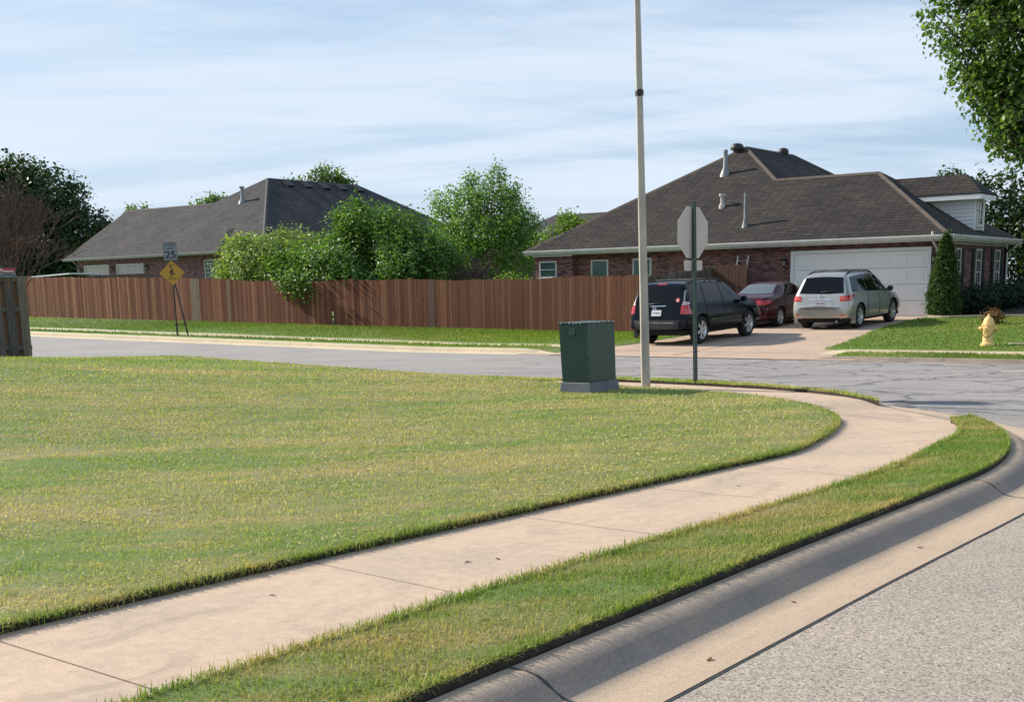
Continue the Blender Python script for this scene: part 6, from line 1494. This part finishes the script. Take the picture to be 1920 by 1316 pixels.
tree('background_tree', 'tiny tree top just above the left end of the left house roof', 'tree', (-80, 60.4, 1), [((-79.9, 60.4, 7.7), (1.0, .9, .6)), ((-80, 60.4, 6.4), (1.6, 1.4, 1.2))], 2600, 8, .2, .22, MT['leaf_maple'], MT['bark'], .14, 109, .05)
tree('background_tree', 'dark tree behind the right house, its top showing past the dormer', 'tree', (-15.6, 57.6, .6), [((-16.2, 57.4, 5.0), (2.0, 1.8, 1.3)), ((-14.6, 57.5, 4.0), (2.2, 2, 1.8)), ((-13.2, 56.6, 3.0), (2.0, 2.0, 1.8)), ((-15.4, 57.6, 2.6), (2.4, 2.0, 1.4)), ((-12.2, 55.6, 1.8), (1.6, 1.6, 1.3))], 14000, 8, .2, .2, MT['leaf_dark'], MT['bark'], .2, 110, -.05)
tree('background_tree', 'pointed tree top rising just left of the dormer roof', 'tree', (-20.3, 62.2, .6), [((-20.1, 62.0, 6.1), (.8, .7, .7)), ((-20.2, 62.1, 5.0), (1.4, 1.2, .9))], 2400, 8, .16, .18, MT['leaf_con'], MT['bark'], .12, 111, -.05)
tree('background_tree', 'dense dark tree at the right edge, beyond the side wall of the right house', 'tree', (-9.6, 52.5, .5), [((-9.9, 52.4, 3.4), (2.1, 2.0, 1.8)), ((-11.2, 53.4, 2.2), (1.6, 1.6, 1.4)), ((-8.2, 52.2, 4.6), (2.0, 2.0, 1.6)), ((-9.4, 52.2, 1.6), (1.8, 1.6, 1.2))], 12000, 8, .18, .19, MT['leaf_dark'], MT['bark'], .2, 112, -.1)
# the big tree in the front yard; its trunk stands outside the picture
tree('maple_tree', 'large leafy maple reaching into the sky at the top right corner', 'tree', (-5.4, 35.2, zf_(-5.4, 35.2)),
     [((-6.8, 35.0, 8.3), (3.0, 2.8, 2.4)), ((-9.8, 34.6, 7.4), (1.7, 1.7, 1.3)), ((-11.0, 34.3, 8.2), (1.1, 1.1, .9)), ((-8.6, 34.8, 9.6), (2.2, 2.0, 1.6)), ((-9.2, 34.7, 5.9), (1.6, 1.5, 1.2)), ((-9.3, 34.6, 5.25), (1.0, 1.0, .75)), ((-7.8, 34.9, 5.0), (1.6, 1.5, 1.3)), ((-4.0, 35.3, 8.0), (2.8, 2.6, 2.6)), ((-8.2, 34.8, 3.9), (1.0, 1.0, .8)), ((-11.0, 34.3, 9.5), (1.1, 1.1, .9)), ((-7.9, 34.9, 11.2), (2.2, 2.2, 1.5)), ((-10.4, 34.6, 6.5), (.9, .9, .8)), ((-8.3, 34.8, 2.9), (.7, .7, .6)), ((-10.0, 34.5, 8.9), (1.4, 1.3, 1.1))],
     100000, 11, .13, .125, MT['leaf_maple'], MT['bark'], .24, 113, .12, aspect=1.15, gs=.75, shell=.4, sub=3)

# ------------------------------------------------------------------ litter on the walk and gutter
proto = MB(); proto.add([(-.03, 0, 0), (-.008, .014, .003), (.018, .008, .005), (.034, -.002, .002), (.0, -.015, .003)], [(0, 1, 2, 3, 4)])
first = None; r = random.Random(5)
spots = [(-4.35, 5.35), (-4.25, 5.5), (-3.95, 5.9), (-2.62, 5.9), (-2.5, 4.75), (-2.66, 6.9), (-2.55, 7.6), (-4.3, 8.6), (-4.7, 4.2)]
for i, (x, y) in enumerate(spots):
    if first is None: o = first = proto.build('dry_leaf', MT['leaf_dead'], recalc=False)
    else: o = first.copy(); COL.objects.link(o)
    zz_ = .004 if x < -3.5 else -.112
    o.location = (x, y, zz_); o.rotation_euler = (r.uniform(-.3, .3), r.uniform(-.3, .3), r.uniform(0, 6)); s = r.uniform(.4, .85); o.scale = (s, s, s)
    tag(o, 'small dry brown leaf lying on the pale sidewalk' if x < -3.5 else 'small dry brown leaf lying in the concrete gutter', 'leaf', 'dry leaves on the sidewalk' if x < -3.5 else 'dry leaves in the gutter')
